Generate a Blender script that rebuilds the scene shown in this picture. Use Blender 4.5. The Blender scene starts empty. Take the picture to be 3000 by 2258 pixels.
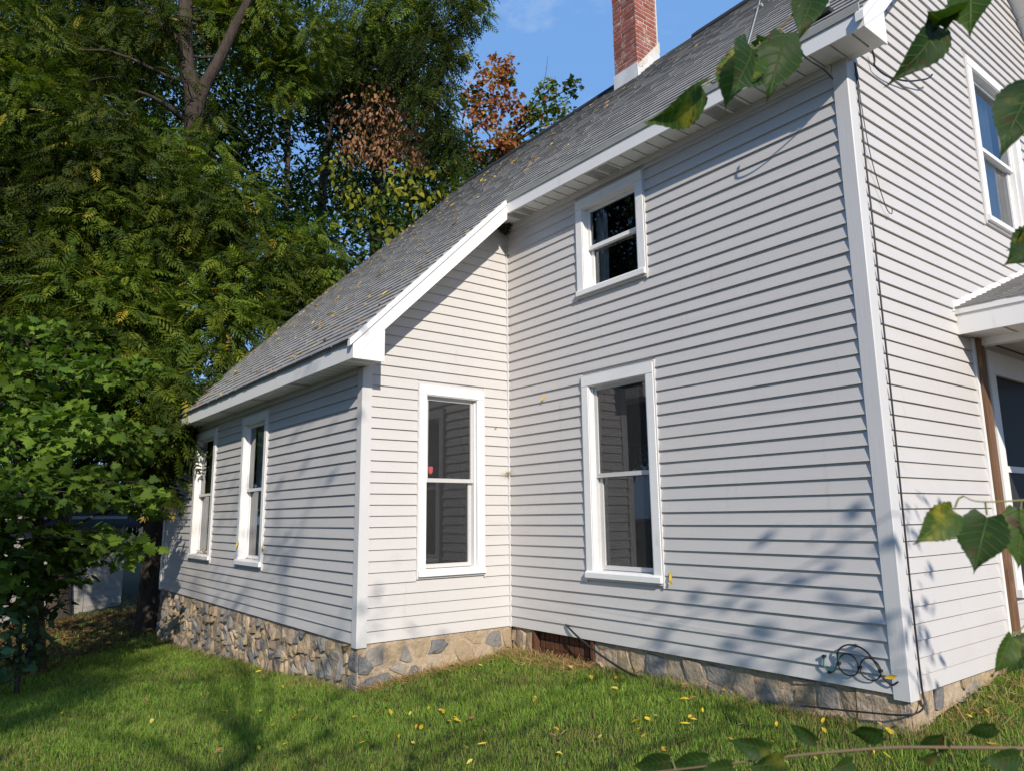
import bpy, math, random
import numpy as np
from mathutils import Matrix, Vector
rnd = random.Random(7); rs = np.random.RandomState(11)
SC = bpy.context.scene; COL = SC.collection
# ------------------------------------------------------------------ camera
FPX, YAW, PITCH, ROLL = 2133.9, 0.9104, 0.1779, -0.0121
CAM = np.array([2.230, -4.741, 1.094])
cy, sy, cp, sp = math.cos(YAW), math.sin(YAW), math.cos(PITCH), math.sin(PITCH)
FW = np.array([-sy*cp, cy*cp, sp]); R0 = np.array([cy, sy, 0.]); U0 = np.cross(R0, FW)
RT = math.cos(ROLL)*R0 + math.sin(ROLL)*U0; UP = -math.sin(ROLL)*R0 + math.cos(ROLL)*U0
cam_d = bpy.data.cameras.new('camera'); cam = bpy.data.objects.new('camera', cam_d); COL.objects.link(cam)
cam_d.sensor_width = 36; cam_d.lens = FPX/3000*36; cam_d.clip_start = .05; cam_d.clip_end = 1500
cam_d.dof.use_dof = True; cam_d.dof.focus_distance = 4.0; cam_d.dof.aperture_fstop = 9.0
cam.matrix_world = Matrix(((RT[0], UP[0], -FW[0], CAM[0]), (RT[1], UP[1], -FW[1], CAM[1]), (RT[2], UP[2], -FW[2], CAM[2]), (0, 0, 0, 1)))
SC.camera = cam
# ------------------------------------------------------------------ sky, sun, exposure
SUN = np.array([1.0, -0.42, 0.58]); SUN = SUN/np.linalg.norm(SUN)
world = bpy.data.worlds.new('World'); SC.world = world; world.use_nodes = True
wn, wl = world.node_tree.nodes, world.node_tree.links
for n in list(wn): wn.remove(n)
sky = wn.new('ShaderNodeTexSky'); sky.sky_type = 'NISHITA'; sky.sun_disc = False
sky.sun_elevation = math.asin(SUN[2]); sky.sun_rotation = math.atan2(SUN[0], SUN[1])
sky.air_density = 1.0; sky.dust_density = 0.3; sky.ozone_density = 2.2
tc = wn.new('ShaderNodeTexCoord'); mp = wn.new('ShaderNodeMapping'); mp.inputs['Scale'].default_value = (1.6, 1.6, 3.4)
nz = wn.new('ShaderNodeTexNoise'); nz.inputs['Scale'].default_value = 5.0; nz.inputs['Detail'].default_value = 8; nz.inputs['Roughness'].default_value = .62
nz2 = wn.new('ShaderNodeTexNoise'); nz2.inputs['Scale'].default_value = 1.6; nz2.inputs['Detail'].default_value = 2
rm = wn.new('ShaderNodeValToRGB'); rm.color_ramp.elements[0].position = .50; rm.color_ramp.elements[1].position = .92
rm2 = wn.new('ShaderNodeValToRGB'); rm2.color_ramp.elements[0].position = .42; rm2.color_ramp.elements[1].position = .62
mul = wn.new('ShaderNodeMath'); mul.operation = 'MULTIPLY'
mix = wn.new('ShaderNodeMix'); mix.data_type = 'RGBA'; mix.inputs['B'].default_value = (6.2, 7.4, 9.0, 1)
bg = wn.new('ShaderNodeBackground'); bg.inputs['Strength'].default_value = 0.098
wo = wn.new('ShaderNodeOutputWorld')
wl.new(tc.outputs['Generated'], mp.inputs['Vector']); wl.new(mp.outputs['Vector'], nz.inputs['Vector']); wl.new(mp.outputs['Vector'], nz2.inputs['Vector'])
wl.new(nz.outputs['Fac'], rm.inputs['Fac']); wl.new(nz2.outputs['Fac'], rm2.inputs['Fac'])
wl.new(rm.outputs['Color'], mul.inputs[0]); wl.new(rm2.outputs['Color'], mul.inputs[1])
wl.new(mul.outputs[0], mix.inputs['Factor']); deep = wn.new('ShaderNodeMix'); deep.data_type = 'RGBA'; deep.inputs['Factor'].default_value = .66; deep.inputs['B'].default_value = (2.4, 5.2, 10.6, 1)
wl.new(sky.outputs['Color'], deep.inputs['A']); wl.new(deep.outputs['Result'], mix.inputs['A']); wl.new(mix.outputs['Result'], bg.inputs['Color'])
wl.new(bg.outputs['Background'], wo.inputs['Surface'])
sd = bpy.data.lights.new('sun', 'SUN'); sd.energy = 4.9; sd.angle = math.radians(.53); sd.color = (1.0, .92, .81)
so = bpy.data.objects.new('sun', sd); COL.objects.link(so)
so.rotation_mode = 'QUATERNION'; so.rotation_quaternion = Vector(SUN).to_track_quat('Z', 'Y'); so.location = (20, -6, 12)
vs = SC.view_settings; vs.view_transform = 'Standard'; vs.look = 'None'; vs.gamma = 1.0; vs.use_curve_mapping = False; vs.exposure = 0.03
# ------------------------------------------------------------------ helpers
WM = {}
def wmat(o): return WM.get(o.name, Matrix.Identity(4))
def setp(o, par):
    if par is not None:
        o.parent = par; o.matrix_parent_inverse = wmat(par).inverted()
def tag(o, label=None, cat=None, group=None, kind=None):
    if label: o['label'] = label
    if cat: o['category'] = cat
    if group: o['group'] = group
    if kind: o['kind'] = kind
    return o
def thing(name, loc, label, cat, group=None):
    o = bpy.data.objects.new(name, None); COL.objects.link(o); o.location = loc; o.empty_display_size = .2
    WM[o.name] = Matrix.Translation(Vector(loc)); return tag(o, label, cat, group)
def add(name, me, par=None, mw=None):
    o = bpy.data.objects.new(name, me); COL.objects.link(o); setp(o, par)
    if mw is not None: o.matrix_basis = mw; WM[o.name] = mw
    return o
def mk(name, v, f, mat, smooth=False):
    me = bpy.data.meshes.new(name); me.from_pydata([tuple(map(float, p)) for p in v], [], f)
    me.materials.append(mat)
    if smooth: me.polygons.foreach_set('use_smooth', [True]*len(me.polygons))
    me.update(); return me
def ob(name, v, f, mat, par=None, smooth=False): return add(name, mk(name, v, f, mat, smooth), par)
class MB:
    def __init__(s): s.v = []; s.f = []
    def poly(s, pts):
        i = len(s.v); s.v += [tuple(p) for p in pts]; s.f.append(tuple(range(i, i+len(pts)))); return s
    def box(s, a, b):
        x0, y0, z0 = [min(p, q) for p, q in zip(a, b)]; x1, y1, z1 = [max(p, q) for p, q in zip(a, b)]
        return s.hexa([(x0,y0,z0),(x1,y0,z0),(x1,y1,z0),(x0,y1,z0),(x0,y0,z1),(x1,y0,z1),(x1,y1,z1),(x0,y1,z1)])
    def hexa(s, P):
        i = len(s.v); s.v += [tuple(p) for p in P]
        s.f += [(i,i+3,i+2,i+1),(i+4,i+5,i+6,i+7),(i,i+1,i+5,i+4),(i+1,i+2,i+6,i+5),(i+2,i+3,i+7,i+6),(i+3,i,i+4,i+7)]; return s
    def prism(s, A, off):            # polygon A swept by off
        n = len(A); i = len(s.v); off = np.array(off, float)
        s.v += [tuple(p) for p in A] + [tuple(np.array(p, float)+off) for p in A]
        s.f += [tuple(range(i, i+n))[::-1], tuple(range(i+n, i+2*n))] + [(i+k, i+(k+1) % n, i+n+(k+1) % n, i+n+k) for k in range(n)]; return s
    def tube(s, pts, rad, n=8, cap=True):
        pts = [np.array(p, float) for p in pts]; m = len(pts); i0 = len(s.v)
        if not hasattr(rad, '__len__'): rad = [rad]*m
        ref = np.array([0., 0, 1]) if abs((pts[-1]-pts[0])[2]) < .8*np.linalg.norm(pts[-1]-pts[0])+1e-9 else np.array([1., 0, 0])
        for k in range(m):
            t = pts[min(k+1, m-1)]-pts[max(k-1, 0)]; t /= np.linalg.norm(t)+1e-9
            a = np.cross(t, ref); a /= np.linalg.norm(a)+1e-9; b = np.cross(t, a)
            for j in range(n):
                w = 2*math.pi*j/n; s.v.append(tuple(pts[k]+rad[k]*(math.cos(w)*a+math.sin(w)*b)))
        for k in range(m-1):
            for j in range(n):
                p, q = i0+k*n+j, i0+k*n+(j+1) % n; s.f.append((p, q, q+n, p+n))
        if cap: s.f += [tuple(range(i0, i0+n)), tuple(range(i0+(m-1)*n, i0+m*n))[::-1]]
        return s
    def out(s, name, mat, par=None, smooth=False): return ob(name, s.v, s.f, mat, par, smooth)
def spline(P, n):
    P = [np.array(p, float) for p in P]; P = [2*P[0]-P[1]] + P + [2*P[-1]-P[-2]]; o = []
    for i in range(1, len(P)-2):
        for k in range(n):
            t = k/n; a, b, c, d = P[i-1:i+3]
            o.append(.5*(2*b+(c-a)*t+(2*a-5*b+4*c-d)*t*t+(3*b-a-3*c+d)*t**3))
    o.append(P[-2]); return o
def PX(px, py, depth): # a point along the lens ray of a photo pixel, `depth` metres ahead
    return CAM + depth*(FW + RT*(px-1500)/FPX - UP*(py-1129)/FPX)
def OX(px, py, X):        # where a lens ray meets the plane x = X
    d = FW + RT*(px-1500)/FPX - UP*(py-1129)/FPX; return CAM + d*((X-CAM[0])/d[0])
def project(P):
    d = np.asarray(P, float)-CAM; z = d@FW; z = np.where(np.abs(z) < 1e-6, 1e-6, z)
    return 1500+FPX*(d@RT)/z, 1129-FPX*(d@UP)/z, z
def clip(poly, a, b, c):     # keep a*u+b*v <= c
    o = []
    for i in range(len(poly)):
        p, q = poly[i], poly[(i+1) % len(poly)]; dp, dq = a*p[0]+b*p[1]-c, a*q[0]+b*q[1]-c
        if dp <= 0: o.append(p)
        if dp*dq < 0:
            t = dp/(dp-dq); o.append((p[0]+t*(q[0]-p[0]), p[1]+t*(q[1]-p[1])))
    return o
def bigmesh(name, V, F, mat, colv=None, par=None, smooth=False, matidx=None):
    me = bpy.data.meshes.new(name); k = F.shape[1]
    me.vertices.add(len(V)); me.vertices.foreach_set('co', V.astype(np.float32).ravel())
    me.loops.add(F.size); me.loops.foreach_set('vertex_index', F.astype(np.int32).ravel())
    me.polygons.add(len(F)); me.polygons.foreach_set('loop_start', np.arange(0, F.size, k, dtype=np.int32))
    me.polygons.foreach_set('loop_total', np.full(len(F), k, np.int32))
    if smooth: me.polygons.foreach_set('use_smooth', np.ones(len(F), bool))
    if colv is not None:
        ca = me.color_attributes.new('tint', 'FLOAT_COLOR', 'POINT')
        ca.data.foreach_set('color', np.concatenate([colv, np.ones((len(colv), 1))], 1).astype(np.float32).ravel())
    me.materials.append(mat); me.update(calc_edges=True); me.validate(); return add(name, me, par)
# ------------------------------------------------------------------ materials
def mat(name, col, rough=.6, spec=.4, noise=None, bump=None, rand=None, metal=0., tcoord='Object', dirt=None):
    """col: base; noise=(scale vec, amount, col2); bump=(scale vec, strength, dist); rand=list of colours picked by object; dirt=(scale, lo, hi, colour)"""
    m = bpy.data.materials.new(name); m.use_nodes = True; N, L = m.node_tree.nodes, m.node_tree.links
    b = N['Principled BSDF']; b.inputs['Roughness'].default_value = rough; b.inputs['Specular IOR Level'].default_value = spec; b.inputs['Metallic'].default_value = metal
    t = N.new('ShaderNodeTexCoord'); src = None
    def rgb(c):
        n = N.new('ShaderNodeRGB'); n.outputs[0].default_value = (*c, 1); return n.outputs[0]
    def noise_n(scale, detail=5, r=.6):
        mpn = N.new('ShaderNodeMapping'); mpn.inputs['Scale'].default_value = scale if hasattr(scale, '__len__') else (scale,)*3
        nn = N.new('ShaderNodeTexNoise'); nn.inputs['Scale'].default_value = 1; nn.inputs['Detail'].default_value = detail; nn.inputs['Roughness'].default_value = r
        L.new(t.outputs[tcoord], mpn.inputs['Vector']); L.new(mpn.outputs['Vector'], nn.inputs['Vector']); return nn.outputs['Fac']
    def mixc(fac, a, bcol):
        n = N.new('ShaderNodeMix'); n.data_type = 'RGBA'; L.new(fac, n.inputs['Factor']); L.new(a, n.inputs['A']); L.new(bcol, n.inputs['B']); return n.outputs['Result']
    def ramp(fac, lo, hi):
        n = N.new('ShaderNodeMapRange'); n.inputs['From Min'].default_value = lo; n.inputs['From Max'].default_value = hi; L.new(fac, n.inputs['Value']); return n.outputs['Result']
    src = rgb(col)
    if rand:
        oi = N.new('ShaderNodeObjectInfo'); cr = N.new('ShaderNodeValToRGB'); cr.color_ramp.interpolation = 'CONSTANT'
        while len(cr.color_ramp.elements) < len(rand): cr.color_ramp.elements.new(.5)
        for i, c in enumerate(rand): cr.color_ramp.elements[i].position = i/len(rand); cr.color_ramp.elements[i].color = (*c, 1)
        L.new(oi.outputs['Random'], cr.inputs['Fac']); src = cr.outputs['Color']
    for nn in (noise or []):
        sc, lo, hi, c2 = nn; src = mixc(ramp(noise_n(sc), lo, hi), src, rgb(c2))
    if dirt:
        sc, lo, hi, c2 = dirt; src = mixc(ramp(noise_n(sc, 7, .7), lo, hi), src, rgb(c2))
    L.new(src, b.inputs['Base Color'])
    if bump:
        prev = None
        for sc, st, di in bump:
            bn = N.new('ShaderNodeBump'); bn.inputs['Strength'].default_value = st; bn.inputs['Distance'].default_value = di
            L.new(noise_n(sc), bn.inputs['Height'])
            if prev: L.new(prev, bn.inputs['Normal'])
            prev = bn.outputs['Normal']
        L.new(prev, b.inputs['Normal'])
    return m
def leafmat(name, trans=.3, rough=.6, spec=.14):
    m = bpy.data.materials.new(name); m.use_nodes = True; N, L = m.node_tree.nodes, m.node_tree.links
    b = N['Principled BSDF']; b.inputs['Roughness'].default_value = rough; b.inputs['Specular IOR Level'].default_value = spec
    a = N.new('ShaderNodeAttribute'); a.attribute_name = 'tint'; L.new(a.outputs['Color'], b.inputs['Base Color'])
    tr = N.new('ShaderNodeBsdfTranslucent'); mc = N.new('ShaderNodeMix'); mc.data_type = 'RGBA'; mc.blend_type = 'MULTIPLY'; mc.inputs['Factor'].default_value = 1
    mc.inputs['B'].default_value = (1.5, 1.6, .6, 1); L.new(a.outputs['Color'], mc.inputs['A']); L.new(mc.outputs['Result'], tr.inputs['Color'])
    ms = N.new('ShaderNodeMixShader'); ms.inputs[0].default_value = trans; L.new(b.outputs[0], ms.inputs[1]); L.new(tr.outputs[0], ms.inputs[2])
    L.new(ms.outputs[0], N['Material Output'].inputs['Surface']); return m
M = {}
M['siding'] = mat('siding_vinyl', (.556, .531, .509), .5, .3, noise=[((2, 2, .8), .4, .75, (.535, .513, .494)), ((.9, .9, 2.5), .56, .85, (.515, .475, .435)), ((14, 14, 1.2), .62, .85, (.48, .44, .40))], bump=[((4, 4, 260), .35, .002)])
M['trim'] = mat('trim_white', (.79, .775, .75), .45, .4, noise=[((1.5, 1.5, 3), .45, .8, (.74, .72, .69)), ((9, 9, 4), .62, .8, (.64, .60, .54))], bump=[((6, 6, 6), .08, .01)])
M['post'] = mat('corner_post', (.60, .585, .575), .5, .35, noise=[((2, 2, 1), .4, .8, (.55, .54, .53))], bump=[((160, 160, 3), .5, .003)])
M['soffit'] = mat('soffit_white', (.74, .735, .72), .55, .3, noise=[((3, 3, 3), .5, .8, (.68, .67, .65))])
M['dark'] = mat('dark_gap', (.03, .03, .03), .9, .1)
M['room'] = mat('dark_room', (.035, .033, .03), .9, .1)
M['shingle'] = mat('shingle', (.2, .2, .2), .9, .15, rand=[(.315, .300, .280), (.345, .328, .305), (.29, .277, .26), (.33, .314, .292), (.355, .338, .315), (.305, .29, .272)],
    noise=[((260, 260, 260), .5, .75, (.21, .205, .195)), ((3, 30, 30), .5, .85, (.26, .25, .237)), ((1.2, 1.2, 1.2), .5, .8, (.28, .268, .25))], bump=[((240, 240, 240), .5, .004)])
M['shingle_edge'] = mat('shingle_deck', (.06, .06, .06), .9, .1)
M['ridge'] = mat('ridge_vent', (.035, .036, .04), .8, .2, bump=[((40, 40, 40), .4, .01)])
M['metal'] = mat('drip_edge', (.34, .34, .32), .55, .3, noise=[((4, 4, 20), .45, .7, (.26, .26, .22))])
M['mortar'] = mat('mortar', (.46, .355, .25), .95, .1, noise=[((7, 7, 7), .35, .7, (.33, .24, .15)), ((30, 30, 30), .5, .7, (.50, .43, .34))], bump=[((14, 14, 14), .9, .03), ((90, 90, 90), .6, .006)])
M['stone'] = mat('field_stone', (.3, .3, .3), .9, .2, rand=[(.37, .28, .18), (.19, .185, .182), (.43, .32, .20), (.28, .25, .22), (.40, .31, .22), (.33, .245, .18), (.45, .34, .21), (.24, .225, .21), (.41, .33, .235), (.35, .26, .165), (.30, .27, .235), (.44, .33, .21)],
    noise=[((22, 22, 22), .56, .9, (.12, .11, .10)), ((60, 60, 60), .6, .8, (.48, .44, .38))], bump=[((18, 18, 18), .8, .025), ((80, 80, 80), .6, .008)])
M['stone_dark'] = mat('dark_granite', (.165, .162, .16), .9, .2, noise=[((30, 30, 30), .45, .75, (.25, .24, .235)), ((9, 9, 9), .55, .8, (.11, .108, .108))], bump=[((26, 26, 26), .9, .02), ((90, 90, 90), .6, .006)])
M['brick'] = mat('chimney_brick', (.3, .1, .07), .9, .15, rand=[(.30, .085, .055), (.25, .07, .048), (.33, .10, .07), (.22, .075, .06), (.28, .095, .075)],
    noise=[((9, 9, 9), .50, .72, (.40, .26, .22)), ((50, 50, 50), .55, .75, (.16, .05, .04)), ((5, 5, 7), .58, .70, (.50, .42, .36))], bump=[((60, 60, 60), .6, .008)])
M['brickmortar'] = mat('chimney_mortar', (.60, .55, .47), .95, .1, noise=[((12, 12, 12), .5, .75, (.40, .34, .28))], bump=[((50, 50, 50), .8, .01)])
M['flashing'] = mat('chimney_flashing', (.66, .66, .65), .4, .5, noise=[((5, 5, 2), .4, .7, (.56, .55, .53))])
M['wood'] = mat('stained_wood', (.20, .11, .055), .6, .3, noise=[((30, 30, 2), .35, .7, (.11, .055, .028)), ((8, 8, 3), .55, .75, (.30, .18, .09))], bump=[((60, 60, 3), .4, .004)])
M['wood_dark'] = mat('rusty_panel', (.12, .055, .03), .85, .15, noise=[((18, 18, 18), .4, .7, (.09, .04, .022))], bump=[((40, 40, 40), .5, .006)])
M['deck'] = mat('deck_boards', (.23, .16, .11), .8, .2, noise=[((4, 40, 40), .4, .7, (.15, .10, .07))])
M['cable'] = mat('black_cable', (.018, .018, .02), .45, .4)
M['cable_teal'] = mat('teal_wire', (.03, .16, .15), .5, .4)
M['steel'] = mat('clip_steel', (.45, .44, .42), .4, .5, metal=.8)
M['red'] = mat('red_sticker', (.62, .05, .05), .5, .4, noise=[((300, 300, 130), .55, .6, (.75, .35, .33))])
M['curtain'] = mat('curtain', (.72, .71, .68), .9, .1)
M['bark'] = mat('bark', (.075, .058, .046), .95, .1, noise=[((9, 9, 2), .4, .7, (.036, .028, .022)), ((20, 20, 6), .58, .8, (.12, .10, .08))], bump=[((24, 24, 4), 1., .05)])
M['twig'] = mat('twig', (.16, .115, .07), .8, .2)
M['greenstem'] = mat('green_stem', (.20, .20, .06), .6, .3)
M['leaf'] = leafmat('leaf'); M['leaf_dry'] = leafmat('dry_leaf', .25, .8, .1); M['grass'] = leafmat('grass', .3, .6, .15)
M['shed'] = mat('shed_paint', (.36, .335, .30), .8, .15, noise=[((3, 3, 6), .45, .75, (.24, .22, .20))])
M['shedroof'] = mat('shed_roof', (.06, .06, .06), .9, .1)
M['soil'] = mat('soil', (.07, .055, .032), .95, .1, noise=[((6, 6, 6), .35, .65, (.045, .05, .02)), ((30, 30, 30), .5, .7, (.09, .068, .04))], bump=[((20, 20, 20), .8, .03)])
def glass(name, screen=0.):
    m = bpy.data.materials.new(name); m.use_nodes = True; N, L = m.node_tree.nodes, m.node_tree.links; N.remove(N['Principled BSDF'])
    tr = N.new('ShaderNodeBsdfTransparent'); tr.inputs['Color'].default_value = (.86, .9, .9, 1); gl = N.new('ShaderNodeBsdfGlossy'); gl.inputs['Roughness'].default_value = .015
    gl.inputs['Color'].default_value = (.95, .97, 1, 1); fr = N.new('ShaderNodeFresnel'); fr.inputs['IOR'].default_value = 1.9; ms = N.new('ShaderNodeMixShader')
    L.new(fr.outputs[0], ms.inputs[0]); L.new(tr.outputs[0], ms.inputs[1]); L.new(gl.outputs[0], ms.inputs[2]); L.new(ms.outputs[0], N['Material Output'].inputs['Surface'])
    return m
M['glass'] = glass('window_glass')
def screenm():
    m = bpy.data.materials.new('insect_screen'); m.use_nodes = True; N, L = m.node_tree.nodes, m.node_tree.links; b = N['Principled BSDF']
    b.inputs['Base Color'].default_value = (.09, .09, .092, 1); b.inputs['Roughness'].default_value = .7; b.inputs['Alpha'].default_value = .2; return m
M['screen'] = screenm(); M['screen_dense'] = M['screen'].copy(); M['screen_dense'].node_tree.nodes['Principled BSDF'].inputs['Alpha'].default_value = .8; M['screen_dense'].node_tree.nodes['Principled BSDF'].inputs['Base Color'].default_value = (.03, .03, .03, 1)
# ------------------------------------------------------------------ ground
LA, WB, LC = 3.938, 1.712, 7.345; XL = -LA-LC; YB = 5.76; YR = 2.88
def gz(x, y):
    x = np.asarray(x, float); y = np.asarray(y, float)
    z = -.235 + .105*np.clip(y, -1.72, 2.2) + .03*np.clip(y+1.72, -14, 0) + .058*np.clip(x+3.9, -9.5, 0)
    return z + .012*np.sin(x*2.1+y*1.3)+.010*np.sin(x*.9-y*2.7+1)
gx = np.concatenate([[-400, -120, -60], np.linspace(-34, 14, 121), [40, 120, 400]]); gy = np.concatenate([[-400, -120, -40], np.linspace(-14, 18, 81), [40, 120, 400]])
XX, YY = np.meshgrid(gx, gy); ZZ = gz(XX, YY); nx, ny = len(gx), len(gy)
I = np.arange(nx*ny).reshape(ny, nx)
F = np.stack([I[:-1, :-1], I[:-1, 1:], I[1:, 1:], I[1:, :-1]], -1).reshape(-1, 4)
tag(bigmesh('ground', np.stack([XX, YY, ZZ], -1).reshape(-1, 3), F, M['soil'], smooth=True), kind='structure')
# ------------------------------------------------------------------ house
e = .1016
house = thing('farmhouse', (-4, 2, -.3), 'light grey clapboard house with white trimmed windows and a fieldstone foundation', 'house')
SL = 1.0123; ZE = 2.68
def zr(x, y):   # top of the front roof slope (the lower edge on the right has settled a little)
    x = np.asarray(x, float); y = np.asarray(y, float)
    return ZE + SL*(y+2.0) - .08*np.clip((x+3.6)/3.87, 0, 1)*np.clip((YR-y)/3.16, 0, 1)
ZR = float(zr(0, YR))
def xfar(y): return -11.5 + (y+2.0)/4.88*2.55
class Wall:   # frame: P(u, n, z)
    def __init__(s, O, u, n): s.O, s.u, s.n = np.array(O, float), np.array(u, float), np.array(n, float)
    def P(s, u, n, z): return s.O + s.u*u + s.n*n + np.array([0, 0, z])
WA = Wall((-LA, 0, 0), (1, 0, 0), (0, -1, 0)); WBw = Wall((-LA, -WB, 0), (0, 1, 0), (1, 0, 0))
WC = Wall((XL, -WB, 0), (1, 0, 0), (0, -1, 0)); WD = Wall((0, 0, 0), (0, 1, 0), (1, 0, 0))
def wall_build(W, L, H, openings, cuts, skip=None, u_start=0., seed=1):
    """openings: (u0,u1,z0,z1); cuts: half planes a*u+b*z<=c"""
    r = random.Random(seed); us = sorted({u_start, L} | {o[i] for o in openings for i in (0, 1)}); zs = sorted({0., H} | {o[i] for o in openings for i in (2, 3)})
    mb = MB()
    for a in range(len(us)-1):
        for b in range(len(zs)-1):
            um, zm = (us[a]+us[a+1])/2, (zs[b]+zs[b+1])/2
            if any(o[0] < um < o[1] and o[2] < zm < o[3] for o in openings): continue
            p = [(us[a], zs[b]), (us[a+1], zs[b]), (us[a+1], zs[b+1]), (us[a], zs[b+1])]
            for c in cuts: p = clip(p, *c)
            if len(p) > 2: mb.poly([W.P(q[0], 0, q[1]) for q in p])
    w = mb.out('wall', M['siding'], house)
    k = 0
    while k*e < H:
        z0, z1 = k*e, min((k+1)*e+.006, H); spans = [(u_start, L)]
        for o in openings:
            if o[2] < z1-.012 and o[3] > z0+.006:
                ns = []
                for (a, b) in spans:
                    if o[0] > a+.01: ns.append((a, min(b, o[0])))
                    if o[1] < b-.01: ns.append((max(a, o[1]), b))
                spans = [q for q in ns if q[1]-q[0] > .02]
        sp2 = []
        for (a, b) in spans:
            if b-a > 2.2 and r.random() < .5:
                m = a+(b-a)*r.uniform(.25, .75); sp2 += [(a, m, 0), (m-.012, b, 1)]
            else: sp2.append((a, b, 0))
        for (a, b, lap) in sp2:
            zc = [z0]
            for o in openings:      # boards notched around the head or sill of an opening
                if z0 < o[2] < z1-.012 and o[0] < b and o[1] > a: pass
            p = [(a, z0), (b, z0), (b, z1), (a, z1)]
            for c in cuts: p = clip(p, *c)
            if len(p) < 3: continue
            j = r.uniform(-.0012, .0012); nb = .0195+j+lap*.0014; v = []; n = len(p)
            if b-a > .9 and p == [(a, z0), (b, z0), (b, z1), (a, z1)]:
                kb = int((b-a)/.45); p = [(a+(b-a)*i/kb, z0) for i in range(kb+1)]+[p[2], p[3]]; n = len(p)
            dz = [r.uniform(-.0013, .0013) for _ in p]
            for (u, z), d in zip(p, dz):
                t = (z-z0)/(z1-z0); v.append(W.P(u, (nb+1.1*d)*(1-t)+.003*t, z+(d if z < z0+.001 else 0)))
            for (u, z), d in zip(p, dz): v.append(W.P(u, 0, z+(d if z < z0+.001 else 0)))
            ob('siding_board', v, [tuple(range(n))]+[(i, i+n, (i+1) % n+n, (i+1) % n) for i in range(n)], M['siding'], w)
        k += 1
    return w
ZS = 4.275          # soffit level of the tall wall
wA = wall_build(WA, LA, ZS-.01, [(1.17, 2.085, .525, 2.40), (1.155, 2.06, 3.165, 4.175)], [], seed=3)
slopeB = (1.0*-SL, 1.0, ZE+SL*(2.0-WB)-.16)       # z - SL*u <= c, u measured from the wing corner
wB = wall_build(WBw, WB, 4.25, [(.577, 1.375, .525, 2.40)], [slopeB], seed=5)
wC = wall_build(WC, LC, 2.50, [(XL*0+1.72, 2.80, .535, 2.40), (3.93, 4.875, .535, 2.40)], [], seed=8)
cutsD = [(-SL, 1.0, ZE+SL*2.0-.20), (SL, 1.0, ZE+SL*2.0-.20+SL*YB)]
PORCH_Y = 1.60
wD = wall_build(WD, YB, 7.6, [(2.255, 3.44, 3.575, 5.215), (PORCH_Y, YB, 0, 2.55)], cutsD, seed=13)
# plain rear and far walls, inner porch wall
mb = MB(); mb.poly([(XL, -WB, 0), (XL, YB, 0), (XL, YB, 3.6), (XL+1.6, YR, 7.0), (XL, -WB, 2.45)]); mb.poly([(XL, YB, 0), (0, YB, 0), (0, YB, 4.3), (XL, YB, 4.3)])
mb.out('rear_wall', M['siding'], house)
# corner posts -------------------------------------------------------------
def corner_post(W1o, x, y, sx, sy, z0, z1, name='corner_post', w=.092, t=.024):
    mb = MB(); g = .006
    # L profile with a softened outer edge
    pr = [(x+sx*t-sx*g, y+sy*t), (x+sx*t, y+sy*t-sy*g), (x+sx*t, y-sy*(w-t)), (x, y-sy*(w-t)), (x, y), (x-sx*(w-t), y), (x-sx*(w-t), y+sy*t)]
    mb.prism([(a, b, z0) for a, b in pr], (0, 0, z1-z0)); return mb.out(name, M['post'], house)
corner_post(None, 0, 0, 1, -1, -.03, ZS-.02, w=.105)
corner_post(None, -LA, -WB, 1, -1, -.03, 2.49, w=.10)
mb = MB(); mb.box((-LA, 0, -.01), (-LA+.028, -.028, ZS-.05)); mb.out('inside_corner_trim', M['post'], house)
mb = MB(); mb.prism([(XL, -WB, -.02), (XL-.02, -WB, -.02), (XL-.02, -WB-.024, -.02), (XL+.075, -WB-.024, -.02), (XL+.075, -WB, -.02)], (0, 0, 2.5)); mb.out('corner_post', M['trim'], house)
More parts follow.
